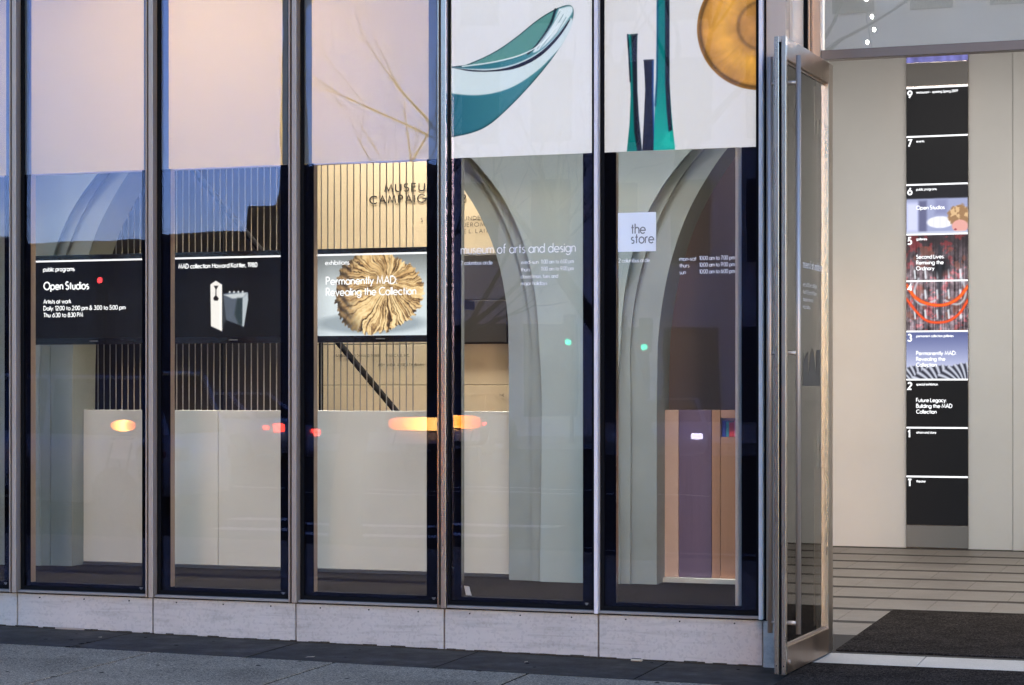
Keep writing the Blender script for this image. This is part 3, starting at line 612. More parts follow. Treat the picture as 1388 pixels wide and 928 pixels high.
def paint_vases(c):
    T = bez(c, 3.868, 120, 0, 792)
    c.fill((208, 208, 210)); c.c += (c.noise(60, 5)[..., None] - .5) * 5
    navy = (24, 27, 38); teal = (0, 112, 106)
    c.poly(T([(248, 186), (300, 186), (298, 300), (300, 480), (308, 620), (324, 792), (246, 792), (260, 650), (266, 500), (262, 400), (254, 280)]), teal, 1.2)
    c.poly(T([(268, 188), (300, 186), (298, 300), (300, 480), (308, 620), (324, 792), (300, 792), (284, 690), (280, 560), (276, 400), (272, 280)]), navy, 3)
    c.line(T([(250, 188), (258, 300), (264, 430)]), 2.0, navy, 2); c.line(T([(268, 192), (300, 190)]), 2, (60, 66, 72), 2)
    c.poly(T([(333, 322), (384, 322), (382, 500), (386, 640), (392, 792), (326, 792), (334, 640), (341, 480), (338, 400)]), navy, 1.2)
    c.line(T([(381, 330), (380, 500), (384, 640), (389, 792)]), 2.2, (16, 66, 128), 3); c.line(T([(335, 326), (382, 325)]), 1.6, (62, 66, 76), 2)
    v3 = [(403, -900), (465, -900), (466, 450), (476, 600), (494, 792), (384, 792), (392, 560), (401, 400), (403, 200)]
    d = c.sd_poly(T(v3)); a = np.clip(.5 - d / c.px, 0, 1)[..., None]
    g = np.clip((c.v - c.h + 130) / 130, 0, 1)[..., None]; c.c = c.c * (1 - a) + (np.array((0, 112, 110.)) * (1 - g) + np.array((12, 160, 146.)) * g) * a
    c.poly(T([(440, -900), (464, -900), (466, 450), (475, 620), (480, 690), (462, 700), (452, 600), (444, 450)]), navy, 2.5)
    c.line(T([(406, -900), (405, 200), (402, 420), (394, 560)]), 2.4, (0, 70, 100), 3)
    c.poly(T([(470, 700), (492, 775), (440, 780), (424, 760), (450, 700)]), (20, 172, 156), 8)
    cx_, cy_ = T([(935, 178)])[0]; rr = np.hypot(c.u - cx_, c.v - cy_); R0 = 329 / 3.868; th = np.arctan2(c.v - cy_, c.u - cx_)
    n1 = c.noise(14, 8); n2 = np.random.default_rng(4).random(720)[(np.abs(th / math.pi * 359 + n1 * 14).astype(int)) % 720]
    base = np.array((196, 140, 66.)) * (.80 + .32 * n1 + .10 * (n2 - .5))[..., None]
    base = base * (1 - .34 * np.exp(-((rr - R0 * .95) / 3.0) ** 2))[..., None] * (1 - .16 * (rr > R0 * .93))[..., None]
    base = base * (1 - .3 * np.exp(-((rr - R0 * .37) / 2.6) ** 2))[..., None]
    base = base * (1 - .10 * (rr < R0 * .36) * c.noise(5, 9))[..., None]
    base[..., 0] += 22 * np.exp(-((rr - R0 * .62) / 16) ** 2); base[..., 1] += 20 * np.exp(-((rr - R0 * .62) / 16) ** 2)
    a = np.clip(.5 - (rr - R0) / c.px, 0, 1)[..., None]; c.c = c.c * (1 - a) + base * a
poster(4, 'white poster with a teal glass bowl printed on it', 'bowl', paint_bowl)
poster(5, 'white poster with tall teal vases and a golden round plate', 'vases', paint_vases)

# ================================================================== INTERIOR SHELL
struct(box('interior_floor', 'sill_wood', -9, -.251, .08, 4.3, .20, .305)); struct(box('store_floor', 'sill_wood', -.25, 1.679, .08, 2.299, .20, .305))
struct(box('interior_ceiling', 'ceiling_white', -9, 9, .3, 8.8, 5.2, 5.3))
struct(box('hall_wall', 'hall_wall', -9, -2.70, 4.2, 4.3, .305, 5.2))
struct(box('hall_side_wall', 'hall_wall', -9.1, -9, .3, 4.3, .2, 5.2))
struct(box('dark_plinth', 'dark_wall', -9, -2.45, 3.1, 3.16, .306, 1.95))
struct(box('store_wall', 'store_wall', -.35, 1.679, 2.3, 2.4, .305, 5.2))
struct(box('store_side_wall', 'plaster', 1.68, 1.80, .13, 2.4, .001, 5.2))
struct(box('hall_return_wall', 'hall_wall', -.35, -.25, 2.401, 3.2, .306, 5.2))
dw = thing('donor_wall', 'cream donor wall with dark capital lettering', 'wall', (-1.5, 3.2, .306))
DX, DZ = -1.5, .306
def dbox(name, m, x0, x1, y0, y1, z0, z1, bev=0): return box(name, m, x0 - DX, x1 - DX, y0 - 3.2, y1 - 3.2, z0 - DZ, z1 - DZ, dw, bev)
dbox('wall_panel', 'donor', -2.42, -.352, 3.2, 3.3, 2.49, 4.9)
for k in range(5): dbox('name_panel', 'donor', -2.42, -.352, 3.2, 3.3, .31 + .304 * k, .31 + .304 * k + .300, .002)
dbox('name_panel', 'donor', -2.42, -1.26, 3.2, 3.3, 1.834, 2.486)
dbox('wall_backing', 'hall_wall', -2.42, -.352, 3.301, 3.35, .31, 4.9)
def dtext(items, wgt=.13): text('lettering', 'donor_ink', [(t[0], t[1] - DX, t[2] - DZ) + tuple(t[3:]) for t in items], -.004, dw, wgt)
dtext([('MUSEUM', -1.665, 2.965, .056, .34, .43), ('CAMPAIGN', -1.785, 2.880, .056, .34, .54), ('2', -1.052, 2.870, .056)], .16)
dtext([('S', -1.375, 2.735, .027), ('UNDER', -1.036, 2.738, .027, .34, .17), ('JEROME', -1.036, 2.690, .027, .34, .20), ('E L. LAITA', -1.036, 2.642, .027, .34, .24)], .15)
dtext([('BARBARA AND DONALD TOBER', -2.06, 1.735, .018, .25, .36), ('STEELCASE, INC.', -1.66, 1.735, .018, .25, .20), ('JUDY AND A. ALFRED TAUBMAN', -1.72, 1.665, .018, .25, .37), ('THE', -.76, 1.44, .018, .25)], .14)
ds = thing('dark_screen', 'switched off dark grey display on the cream donor wall', 'screen', (-.96, 3.19, 1.835))
box('panel', 'dark_panel', -.28, .268, -.03, 0, 0, .31, ds, .003); box('panel', 'dark_panel', -.28, .268, -.03, 0, .315, .645, ds, .003)

# low partition behind the glass
pt = thing('low_partition', 'long low beige partition standing behind the screens', 'partition', (-2, 1.25, .306))
for k in range(3):
    x0 = -6.2 + 2.07 * k
    box('panel', 'partition', x0 + 2 + .0015, min(x0 + 2.07, -.02) + 2 - .0015, 0, .05, .02, 1.048, pt, .002)
box('skirting', 'dark_panel', -4.2, 1.98, -.012, .052, 0, .018, pt)
# rods of the screen wall
rs = thing('rod_screen', 'screen of thin upright steel rods in front of the cream wall', 'screen', (-2.3, 2.2, .306))
rm = MB().tube([(0, 0, 0), (0, 0, 3.5)], .0042, 6).mesh('rod'); rm.materials.append(M['rod'])
for k in range(54):
    o = link(bpy.data.objects.new('rod', rm), rs); o.location = (-3.66 + .0493 * k + 2.3, 0, 0)
box('top_rail', 'rod', -1.4, 1.3, -.02, .02, 3.5, 3.54, rs)
br = thing('inclined_brace', 'dark inclined steel tube with upright posts behind the screens', 'brace', (-2.0, 2.35, .306))
MB().tube([(-1.25, 0, 3.255), (.86, 0, .93), (1.36, 0, .36)], .022, 10).build('tube', 'brace', br)
MB().tube([(-.60, .03, 0), (-.60, .03, 2.54)], .018, 8).build('post', 'brace', br)
MB().tube([(.18, .03, 0), (.18, .03, 1.66)], .018, 8).build('post', 'brace', br)

# store fittings in the last bay
cb = thing('store_partition', 'striped low store partition in pink, purple and orange brown', 'partition', (1.2, 1.30, .306))
for x0, x1, m in ((.938, .952, 'store_purple'), (.954, 1.063, 'store_pink'), (1.066, 1.271, 'store_purple'), (1.274, 1.326, 'store_orange'), (1.3285, 1.60, 'store_orange')):
    box('panel', m, x0 - 1.2, x1 - 1.2, 0, .04, .03, 1.06 if x0 < 1.3 else .895, cb, .001)
box('panel', 'store_orange', 1.3285 - 1.2, .4, 0, .04, 1.012, 1.06, cb, .001)
box('niche_back', 'store_purple', 1.3285 - 1.2, .4, .12, .13, .895, 1.012, cb)
box('plinth', 'partition', -.30, .42, -.05, .05, 0, .028, cb)
x = 1.334
for k, (m, w_) in enumerate((('book_blue', .022), ('book_teal', .018), ('book_red', .030), ('book_pink', .016), ('book_blue', .020), ('book_cream', .018), ('book_red', .024), ('book_pink', .02), ('book_teal', .03))):
    b = MB().box(-w_ / 2, w_ / 2, -.04, .04, 0, .10 - .006 * (k % 3)).build('book', m, None, .001); b.location = (x + w_ / 2, 1.36, .306 + .896)
    tag(b, {0: 'dark blue book', 1: 'slim teal book', 2: 'thick red book', 3: 'slim pink book', 4: 'blue book', 5: 'cream book', 6: 'red book', 7: 'pink book', 8: 'thick teal book'}[k] + [' at the open end of the store niche', ' beside the dark blue one in the niche', ' in the store niche', ' next to the thick red one in the niche', ' standing mid row in the store niche', ' in the row in the store niche', ' right after the cream one in the niche', ' after the second red one in the niche', ' closing the row in the store niche'][k], 'book', 'books in the store niche')
    x += w_ + .0015

# ================================================================== SCREENS
def tv(x0, lab, paint, nx=210):
    t = thing('tv_screen', lab, 'screen', (x0 + .465, .60, 1.782), 0, None)
    box('housing', 'tv_black', -.465, .465, .004, .055, 0, .575, t, .004)
    bz = MB().box(-.465, .465, -.012, .004, .545, .575).box(-.465, .465, -.012, .004, 0, .040).box(-.465, -.452, -.012, .004, .040, .545).box(.452, .465, -.012, .004, .040, .545)
    bz.build('bezel', 'tv_black', t)
    c = Canvas(904, 505, nx, int(nx * .56)); c.fill((14, 14, 15)); paint(c); c.build('display', 'screen_print', -.452, .452, .040, .545, .001, t)
    MB().box(-.452, .452, -.002, -.001, .533, .544).build('top_line', 'screen_white', t)
    MB().box(-.03, .03, -.0128, -.0122, .018, .023).build('maker_mark', 'vinyl_grey', t)
    box('bracket', 'iron', -.05, .05, .055, 1.55, .25, .31, t)
    return t
def paint_black(c): pass
def paint_house(c):
    T = lambda pts: [((x - 750) * 1.36 + 18, (y - 88) * 1.24) for x, y in pts]
    c.poly(T([(1008, 280), (1030, 292), (1030, 400), (1008, 465)]), (52, 56, 60), 1.5)
    c.poly(T([(1014, 276), (1070, 268), (1138, 272), (1140, 310), (1118, 445), (1028, 410), (1016, 300)]), (84, 92, 104), 2)
    c.poly(T([(1014, 282), (1136, 272), (1112, 300), (1060, 302)]), (190, 196, 200), 2.5)
    c.poly(T([(1085, 300), (1112, 300), (1112, 440), (1090, 432), (1070, 380)]), (44, 56, 60), 5)
    c.poly(T([(1112, 300), (1138, 274), (1140, 310), (1118, 445), (1110, 440)]), (176, 184, 190), 2)
    c.poly(T([(947, 228), (975, 210), (1006, 230), (1006, 466), (950, 440)]), (236, 232, 226), 1.5)
    c.poly(T([(995, 232), (1006, 232), (1006, 464), (995, 455)]), (255, 250, 244), 3)
    c.poly(T([(965, 236), (988, 236), (978, 254), (978, 285), (990, 300), (984, 312), (966, 310), (962, 298), (973, 284), (974, 254)]), (30, 26, 26), 1.5)
    for k in range(4): c.poly(T([(1040 + 22 * k, 268), (1046 + 22 * k, 262), (1052 + 22 * k, 268), (1046 + 22 * k, 276)]), (210, 214, 216), 2)
def paint_fibre(c):
    g = np.clip(c.v / 505, 0, 1)
    top = np.array((120, 124, 124.)); mid = np.array((212, 220, 222.)); bot = np.array((206, 216, 222.))
    c.c = np.where((g < .45)[..., None], top + (mid - top) * (g / .45)[..., None], mid + (bot - mid) * ((g - .45) / .55)[..., None])
    s = 904 / 1148.; T = lambda x, y: ((x - 160) * s * 1.22 * .79 / .79, (y - 125) * .754)
    ed = np.minimum(np.minimum(c.u, 750 - np.minimum(c.u, 750)), 505 - c.v); c.c *= (.86 + .14 * np.clip(c.u / 120, 0, 1))[..., None]
    cx_, cy_ = 425, 225; ang = np.arctan2(c.v - cy_, c.u - cx_); rr = np.hypot((c.u - cx_) / 1.06, c.v - cy_)
    sh = np.clip(.5 - (np.hypot((c.u - 380) / 360, (c.v - 430) / 62) - 1) * 3, 0, 1); c.put(sh * .55, (110, 122, 130))
    k = ((ang + math.pi) / (2 * math.pi) * 150 + np.sin(rr / 50) * 1.5).astype(int)
    rag = np.random.default_rng(2).random(400)[k % 400]
    rad = 262 + 14 * np.sin(3 * ang + 1) + 22 * rag - 30 * (np.sin(ang) < -.6)
    a = np.clip(.5 - (rr - rad) / 6, 0, 1)
    fx, fy = 490, 190; a2 = np.arctan2(c.v - fy, c.u - fx); r2 = np.hypot(c.u - fx, c.v - fy)
    wob = c.noise(110, 5) * 1.3; kk = ((a2 + math.pi) / (2 * math.pi) * 210 + wob * 16).astype(int)
    tone = np.random.default_rng(3).random(500)[kk % 500]
    n = c.noise(26, 6); tone = .65 * tone + .55 * n - .1
    hi = np.clip((c.v - 120) / 300, 0, 1)
    darkc = np.array((70, 52, 38.)); tan = np.array((206, 164, 108.)); pale = np.array((250, 224, 170.))
    t1 = np.clip((tone - .18) / .35, 0, 1)[..., None]; t2 = np.clip((tone - .45) / .4 + .35 * hi - .1, 0, 1)[..., None]
    fib = darkc * (1 - t1) + tan * t1; fib = fib * (1 - t2) + pale * t2
    left = np.clip((300 - c.u) / 80, 0, 1)[..., None]
    chev = (np.sin((c.v * .9 + np.abs(c.u - 250) * .8 + wob * 60) / 9) * .5 + .5)[..., None]
    lf = np.array((54, 44, 38.)) * (1 - chev) + np.array((200, 160, 112.)) * chev
    fib = fib * (1 - .7 * left) + lf * .7 * left
    fib *= (1 - .4 * np.clip((rr - 180) / 110, 0, 1) * (c.u < 330))[..., None]
    c.c = c.c * (1 - a[..., None]) + fib * a[..., None]
def tvtext(t, items, weight=.12): text('lettering', 'screen_white', items, -.003, t, weight)
t1 = tv(-3.075, 'black screen reading Open Studios in white letters', paint_black, 40)
tvtext(t1, [('public programs', -.374, .474, .027, .17, .232), ('Open Studios', -.370, .356, .047, .17, .335), ('Artists at work', -.372, .266, .026, .17, .205),
    ('Daily: 12:00 to 2:00 pm & 3:00 to 5:00 pm', -.372, .222, .026, .17, .600), ('Thu: 6:30 to 8:30 PM', -.372, .178, .026, .17, .292)], .2)
t2 = tv(-2.085, 'black screen with a white block shape and grey box', paint_house, 260)
tvtext(t2, [('MAD collection: Howard Kottler, 1980', -.386, .475, .027, .17, .550)], .2)
t3 = tv(-1.092, 'bright screen with a spiky golden woven object', paint_fibre, 330)
tvtext(t3, [('exhibitions', -.370, .478, .027, .17, .165), ('Permanently MAD:', -.364, .356, .046, .17, .475), ('Revealing the Collection', -.364, .288, .046, .17, .600)], .15)

# ================================================================== LOBBY
lf = struct(box('lobby_floor', 'lobby_strip', 1.0, 9, .58, 8.6, -.10, 0)); 
struct(box('lobby_floor_side', 'lobby_strip', -4, .999, 4.31, 8.6, -.10, 0))
tm = MB().box(-.2085, .2085, -.318, .318, -.002, .0012).mesh('floor_tile', .0006); tm.materials.append(M['lobby_tile'])
rows = [7.589 - .775 * k for k in range(9)]
for j, yl in enumerate(rows):
    off = (j * .37) % .42
    for k in range(-10, 14):
        x = 1.6 + .42 * k + off
        if x < -.6 or (j > 4 and x < 1.2): continue
        y = yl + .775 / 2 + .005
        if y < .9 : continue
        o = link(bpy.data.objects.new('floor_tile', tm), lf); o.location = (x, y, random.uniform(-.0002, .0002))
th_ = thing('threshold_stone', 'pale stone threshold strip at the entrance doorway', 'threshold', (3.3, .34, -.04))
for k in range(4): box('stone', 'threshold', -1.27 + .64 * k, -1.27 + .64 * k + .637, -.215, .215, 0, .044, th_, .002)
im = thing('entrance_mat', 'dark brown fibre mat on the lobby floor inside the door', 'mat', (3.6, 1.78, 0))
MB().box(-1.455, 1.0, -1.12, 1.12, .002, .012).build('pile', 'mat_fibre', im, .004)
em = thing('entrance_mat', 'dark brown fibre mat on the pavement outside the door', 'mat', (3.5, -.75, -.02))
MB().box(-1.42, 1.2, -.85, .86, .0, .026).build('pile', 'mat_fibre', em, .004)
struct(box('lobby_wall', 'plaster', -4, 2.44, 8.5, 8.7, -.004, 5.2)); struct(box('lobby_wall_panel', 'plaster', 2.446, 9, 8.47, 8.7, -.004, 5.2))
struct(box('lobby_right_wall', 'plaster', 9, 9.1, .3, 8.7, -.004, 5.2))
struct(box('lobby_left_wall', 'plaster', -4.1, -4, 4.3, 8.7, -.004, 5.2)); struct(box('lobby_inner_wall', 'plaster', -2.69, -.0, 4.31, 4.4, -.004, 5.2))
# directory totem
TT = thing('directory_totem', 'tall floor directory totem of stacked black screens on the lobby wall', 'directory', (1.7535, 8.46, 0))
box('housing', 'steel', -.2865, .2865, .005, .039, .0, 5.1, TT, .002); box('foot_panel', 'grey_panel', -.284, .284, -.004, .004, .01, .212, TT, .001)
box('blank_panel', 'grey_panel', -.284, .284, -.004, .004, 4.335, 4.55, TT, .001)
ZL = [.215, .674, 1.132, 1.583, 2.035, 2.507, 2.944, 3.410, 3.861, 4.319]
def p_none(c): c.fill((17, 17, 20))
def p_six(c):
    c.fill((30, 30, 36)); c.poly([(0, 70), (300, 70), (300, 260), (0, 260)], (150, 156, 190), 3)
    c.poly([(0, 90), (60, 90), (60, 235), (0, 235)], (196, 200, 232), 8); c.poly([(60, 80), (100, 80), (100, 240), (60, 240)], (96, 98, 130), 5); c.poly([(140, 75), (200, 75), (200, 150), (140, 150)], (130, 134, 170), 8)
    e = np.hypot((c.u - 165) / 70, (c.v - 190) / 32); c.put((1 - e) * 6, (232, 232, 238)); c.put((np.sin(c.u / 5) * .5 + .5) * (e < .95) * .25, (170, 170, 190))
    n = c.noise(16, 4); h_ = np.hypot((c.u - 258) / 58, (c.v - 160) / 58) + (n - .5) * .5; c.put((1 - h_) * 8, (150, 116, 84)); c.put((1 - h_) * 8 * (n > .55), (206, 172, 130))
    f = np.hypot((c.u - 262) / 42, (c.v - 212) / 34); c.put((1 - f) * 8, (214, 158, 150)); c.put((1 - np.hypot((c.u - 240) / 8, (c.v - 228) / 5)) * 5, (150, 70, 80))
    c.poly([(0, 236), (300, 236), (300, 244), (0, 244)], (190, 196, 210), 3)
def p_busy(c):
    n = c.noise(10, 21); n2 = c.noise(34, 22); st = np.random.default_rng(6).random(120)[(c.u / 5).astype(int) % 120]
    v = .35 * n + .3 * st + .5 * n2 - .28; v = v * np.clip(c.v / 200, .18, 1)
    c.c = np.stack([40 + 260 * v, 34 + 235 * v, 38 + 245 * v], -1); c.c[..., 0] += 50 * (c.noise(24, 23) > .6); c.put((c.noise(40, 25) > .58) * .5 * (c.v > 60), (140, 84, 70))
    for x0 in (40, 92, 150, 205, 262):
        for k in range(7): c.line([(x0, 130 + 50 * k), (x0 + 4, 168 + 50 * k)], 5 + 3 * (k % 2), (216, 222, 228) if k % 2 else (70, 74, 84), 3)
    c.put(1.4 - np.hypot((c.u - 165) / 62, (c.v - 160) / 66) * 1.3, (26, 28, 34)); c.line([(165, 60), (165, 420)], 14, (48, 50, 58), 6)
    for x0, s_ in ((60, 1), (268, -1)): c.line(curve([(x0, 220), (x0 - 30 * s_, 300), (x0 + 10 * s_, 360), (x0 + 80 * s_, 330)]), 8, (190, 196, 204), 4)
    ga = curve([(0, 250), (50, 330), (165, 362), (250, 330), (300, 262)]); c.line(ga, 15, (226, 52, 20), 3); c.line(ga, 5, (255, 140, 50), 4)
    gb = curve([(0, 320), (60, 400), (110, 440), (200, 440), (260, 400), (300, 330)]); c.line(gb, 12, (206, 44, 24), 3); c.line(gb, 3, (255, 120, 50), 4)
def p_three(c):
    g = np.clip(c.v / 240, 0, 1)[..., None]; c.c = np.array((84, 92, 138.)) * (1 - g) + np.array((206, 210, 234.)) * g
    for k, (cx_, cy_, r0) in enumerate(((60, 300, 130), (170, 320, 150), (290, 300, 140))):
        rr = np.hypot((c.u - cx_) / 1.15, c.v - cy_); th = np.arctan2(c.v - cy_, c.u - cx_); s_ = np.sin(th * 30 + rr / 18 + k) * .5 + .5
        a = np.clip((r0 - rr + 8 * s_) / 6, 0, 1); c.c = c.c * (1 - a[..., None]) + (np.array((36, 38, 50.)) * (1 - s_[..., None]) + np.array((190, 194, 208.)) * s_[..., None]) * a[..., None]
PAINT = {6: (p_six, 110), 3: (p_three, 110)}
for k in range(9):
    z0, z1 = ZL[k], ZL[k + 1]; fl = ['T', 1, 2, 3, 4, 5, 6, 7, 9][k]
    if fl == 4: continue
    if fl == 5: z0 = ZL[k - 1]
    f, nx = (p_busy, 120) if fl == 5 else PAINT.get(fl, (p_none, 3))
    c = Canvas(300, 300 * (z1 - z0) / .568, nx, max(3, int(nx * (z1 - z0) / .568))); f(c)
    c.build('display', 'screen_print', -.284, .284, z0 + .004, z1 - .004, -.006, TT)
for z in ZL[1:]: box('top_line', 'screen_white', -.284, .284, -.0085, -.007, z - .010, z + .006, TT)
c = Canvas(300, 40, 60, 10); c.c[:] = np.array((120, 120, 190.)) * (.4 + .9 * c.noise(14, 3))[..., None]; c.build('display', 'screen_print', -.284, .284, 4.555, 5.05, -.006, TT)
num = [('T', .674), ('1', 1.132), ('2', 1.583), ('3', 2.035), ('4', 2.507), ('5', 2.944), ('6', 3.41), ('7', 3.861), ('9', 4.319)]
its = [(s, -.268, z - .092, .062, .17, None, .24) for s, z in num]
sm = [('theater', .674, .09), ('atrium and store', 1.132, .185), ('special exhibition', 1.583, .20), ('permanent collection galleries', 2.035, .345), ('galleries', 2.944, .10), ('public programs', 3.41, .19), ('events', 3.861, .075), ('restaurant - opening Spring 2009', 4.319, .385)]
its += [(s, -.190, z - .056, .022, .17, wd, .2) for s, z, wd in sm]
big = [('Future Legacy:', 1.372, .280), ('Building the MAD', 1.318, .335), ('Collection', 1.264, .19), ('Permanently MAD:', 1.812, .37), ('Revealing the', 1.758, .27), ('Collection', 1.704, .19), ('Second Lives:', 2.715, .26), ('Remixing the', 2.661, .255), ('Ordinary', 2.607, .17), ('Open Studios', 3.175, .265)]
its += [(s, -.190, z, .034, .17, wd, .2) for s, z, wd in big]
text('lettering', 'screen_white', its, -.0095, TT, .2)

# ceiling luminaires (above the picture) that light the rooms, plus a fill lamp added for the shades
for nm, loc, (sx, sy), wt, colr, spr in LAMPS:
    f = thing('ceiling_light', {'display': 'slim linear ceiling luminaire above the window display', 'hall': 'ceiling luminaire washing the cream donor wall', 'shade_fill': 'unseen tilted fill lamp added to warm the shades', 'hall_dim': 'ceiling luminaire at the dim end of the hall', 'store': 'short ceiling luminaire inside the store'}.get(nm, 'recessed ceiling luminaire just inside the lobby entrance' if loc[1] < 4 else 'recessed ceiling luminaire near the lobby directory'), 'ceiling light', loc)
    box('housing', 'pale_metal', -sx / 2 - .03, sx / 2 + .03, -sy / 2 - .03, sy / 2 + .03, .012, 5.2 - loc[2], f)
    ld = bpy.data.lights.new('lamp', 'AREA'); ld.shape = 'RECTANGLE'; ld.size = sx; ld.size_y = sy; ld.energy = wt * KI; ld.spread = R(spr); ld.color = colr
    lo = link(bpy.data.objects.new('lamp', ld), f)
    if nm == 'shade_fill': lo.rotation_euler = (R(-72), 0, 0); lo.location = (0, -.2, -.05)

# ================================================================== OPEN GLASS DOOR
HX, HY = 2.118, .577; ang = math.atan2(-1.054, -.067)
D = thing('glass_door', 'open glass door in a stainless steel frame swung out over the mat', 'door', (HX, HY, .012), ang)
L = 1.056; TP = 3.318
for s, (v0, v1) in ((0, (-.0315, -.007)), (1, (.007, .0315))):
    box('lead_stile', 'steel', L - .032, L, v0, v1, 0, TP, D, .002)
box('edge_gasket', 'gasket', L - .03, L - .006, -.0068, .0068, .0, TP - .03, D)
box('edge_cap', 'bright_steel', L - .03, L - .001, -.0065, .0065, TP - .029, TP - .002, D)
box('hinge_stile', 'steel', 0, .105, -.025, .025, 0, TP, D, .001)
box('top_rail', 'bronze', .106, L - .033, -.029, .029, TP - .118, TP, D, .003)
box('bottom_rail', 'bronze', .106, L - .033, -.029, .029, 0, .142, D, .003)
MB().box(.106, L - .033, -.012, .012, .1425, .152).box(.106, L - .033, -.012, .012, TP - .128, TP - .1185).build('glazing_bead', 'champagne', D)
box('glass_pane', 'door_glass', .106, L - .033, -.005, .005, .153, TP - .129, D)
for s in (-1, 1):
    h_ = MB().tube([(L - .085, s * .076, .205), (L - .085, s * .076, 3.225)], .0135, 14).build('pull_handle', 'bright_steel', D, smooth=True)
    for z in (.262, 1.672, 3.085):
        MB().tube([(L - .085, s * .006, z), (L - .085, s * .066, z)], .011, 12).build('standoff', 'bright_steel', h_, smooth=True)
for v in (-.019, .019): MB().tube([(L + .0005, v, .045), (L - .004, v, .045)], .004, 8).build('screw', 'iron', D)
MB().tube([(L - .075, .029, .06), (L - .075, .036, .06)], .012, 12).build('lock', 'bright_steel', D)
lg = MB()
lg.poly([(.22, .0062, 1.50), (.60, .0062, 1.50), (.60, .0062, 1.69)] + [(.60 - .11 * t, .0062, 1.69 - .10 * (1 - math.sin(t * math.pi / 2))) for t in (0, .3, .6, 1)][1:] + [(.49, .0062, 1.56)] + [(.49 - .02 - .15 * t, .0062, 1.58 + .13 * math.sin(t * math.pi)) for t in (0, .15, .3, .5, .7, .85, 1)] + [(.31, .0062, 1.56), (.30, .0062, 1.70), (.22, .0062, 1.70)])
lg.build('frosted_logo', 'dark_panel', D)
n0 = len(yield_)
text('lettering', 'vinyl_white', [('museum of arts and design', -.60, 2.14, .045, .17, .44), ('wed-sun 11:00 am to 6:00 pm', -.60, 2.04, .022, .17, .3), ('thurs 11:00 am to 9:00 pm', -.60, 2.00, .022, .17, .3), ('closed mon, tues and', -.60, 1.96, .022, .17, .22), ('major holidays', -.60, 1.92, .022, .17, .16)], .0, D)
for tx in yield_[n0:]: tx.rotation_euler = (0, 0, math.pi); tx.location = (0, .0062, 0)

# bits on the pavement
gm = MB()
for k in range(46):
    gx, gy, gr = random.uniform(-3.4, 2.0), random.uniform(-2.0, -.1), random.uniform(.007, .018)
    gm.poly([(gx + gr * random.uniform(.8, 1.2) * math.cos(t * .785), gy + gr * random.uniform(.8, 1.2) * math.sin(t * .785), gz(gx) + .0022) for t in range(8)])
tag(gm.build('gum_spots', 'joint', sw), kind='stuff')
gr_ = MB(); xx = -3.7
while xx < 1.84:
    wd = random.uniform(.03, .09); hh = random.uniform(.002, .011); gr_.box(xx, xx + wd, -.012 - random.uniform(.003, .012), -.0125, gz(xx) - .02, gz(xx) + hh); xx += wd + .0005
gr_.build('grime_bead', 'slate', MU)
lt = MB().box(-.032, .032, -.012, .012, 0, .012).build('litter_scrap', 'litter', None, .003); lt.location = (1.17, -.07, gz(1.17) + .001); tag(lt, 'small crumpled scrap of litter on the dark pavers by the base', 'litter')
for lx, ly, sz, rz, lab in ((-.55, -.62, .018, .6, 'dry curled leaf on the dark pavers below the exhibitions screen'), (.62, -.35, .010, 1.2, 'tiny pale paper scrap on the dark pavers under the bowl poster'), (-2.05, -.30, .008, .2, 'cigarette end beside a paver joint below the Open Studios screen')):
    q = MB().poly([(-sz * 1.6, 0, .001), (-sz * .5, -sz * .5, .004), (sz, -sz * .3, .002), (sz * 1.7, .1 * sz, .006), (sz * .6, sz * .5, .003), (-sz * .7, sz * .45, .005)]).build('litter_scrap', 'litter'); q.location = (lx, ly, gz(lx) + .001); q.rotation_euler = (0, 0, rz); tag(q, lab, 'litter')
st_ = MB().box(-.10, .10, -.006, .006, 0, .010).build('brass_strip', 'champagne', None, .001); st_.location = (-2.42, -.022, gz(-2.42) + .001); tag(st_, 'short shiny metal strip lying at the foot of the marble base', 'metal strip')

# ================================================================== THE STREET THE GLASS REFLECTS
def tree(loc, hgt, r0, seed, lab, fork=2.4, depth=6, lean=(0, 0)):
    rd = random.Random(seed); t = thing('bare_tree', lab, 'tree', loc, 0, 'bare trees along the street')
    tr = MB(); cr = MB()
    def grow(p, d, ln, r, lv):
        n = 4; pts = [p]; rad = [r]; q = Vector(p); dd = Vector(d)
        for i in range(n):
            dd = (dd + Vector((rd.uniform(-1, 1), rd.uniform(-1, 1), rd.uniform(-.5, .8))) * (.10 if lv == 0 else .17)).normalized()
            q = q + dd * ln / n; pts.append(q.copy()); rad.append(r * (1 - .42 * (i + 1) / n))
        (tr if lv < 2 else cr).tube(pts, rad, 10 if lv < 2 else (6 if lv < 4 else 4), caps=lv < 2)
        if lv >= depth: return
        for k in range(3 if lv in (0, 1, 2) else rd.choice((2, 2, 3))):
            a = rd.uniform(0, 2 * math.pi) ; sp = rd.uniform(.35, .75) if k else rd.uniform(.1, .3)
            up = Vector((0, 0, 1)) if abs(dd.z) < .9 else Vector((1, 0, 0)); s1 = dd.cross(up).normalized(); s2 = dd.cross(s1)
            nd = (dd * math.cos(sp) + (s1 * math.cos(a) + s2 * math.sin(a)) * math.sin(sp) + Vector((0, 0, .12))).normalized()
            grow(q if k == 0 else pts[rd.choice((3, 4))], nd, ln * rd.uniform(.62, .84), rad[-1] * rd.uniform(.55, .85), lv + 1)
    grow(Vector((0, 0, -.05)), Vector((lean[0], lean[1], 1)).normalized(), fork, r0, 0)
    tr.build('trunk', 'bark', t, smooth=True); cr.build('crown', 'bark', t)
    return t
tree((-.57, -6.5, gz(-.57)), 7, .21, 3, 'bare street tree with a thick forked trunk mirrored in the store window', 2.2, 8)
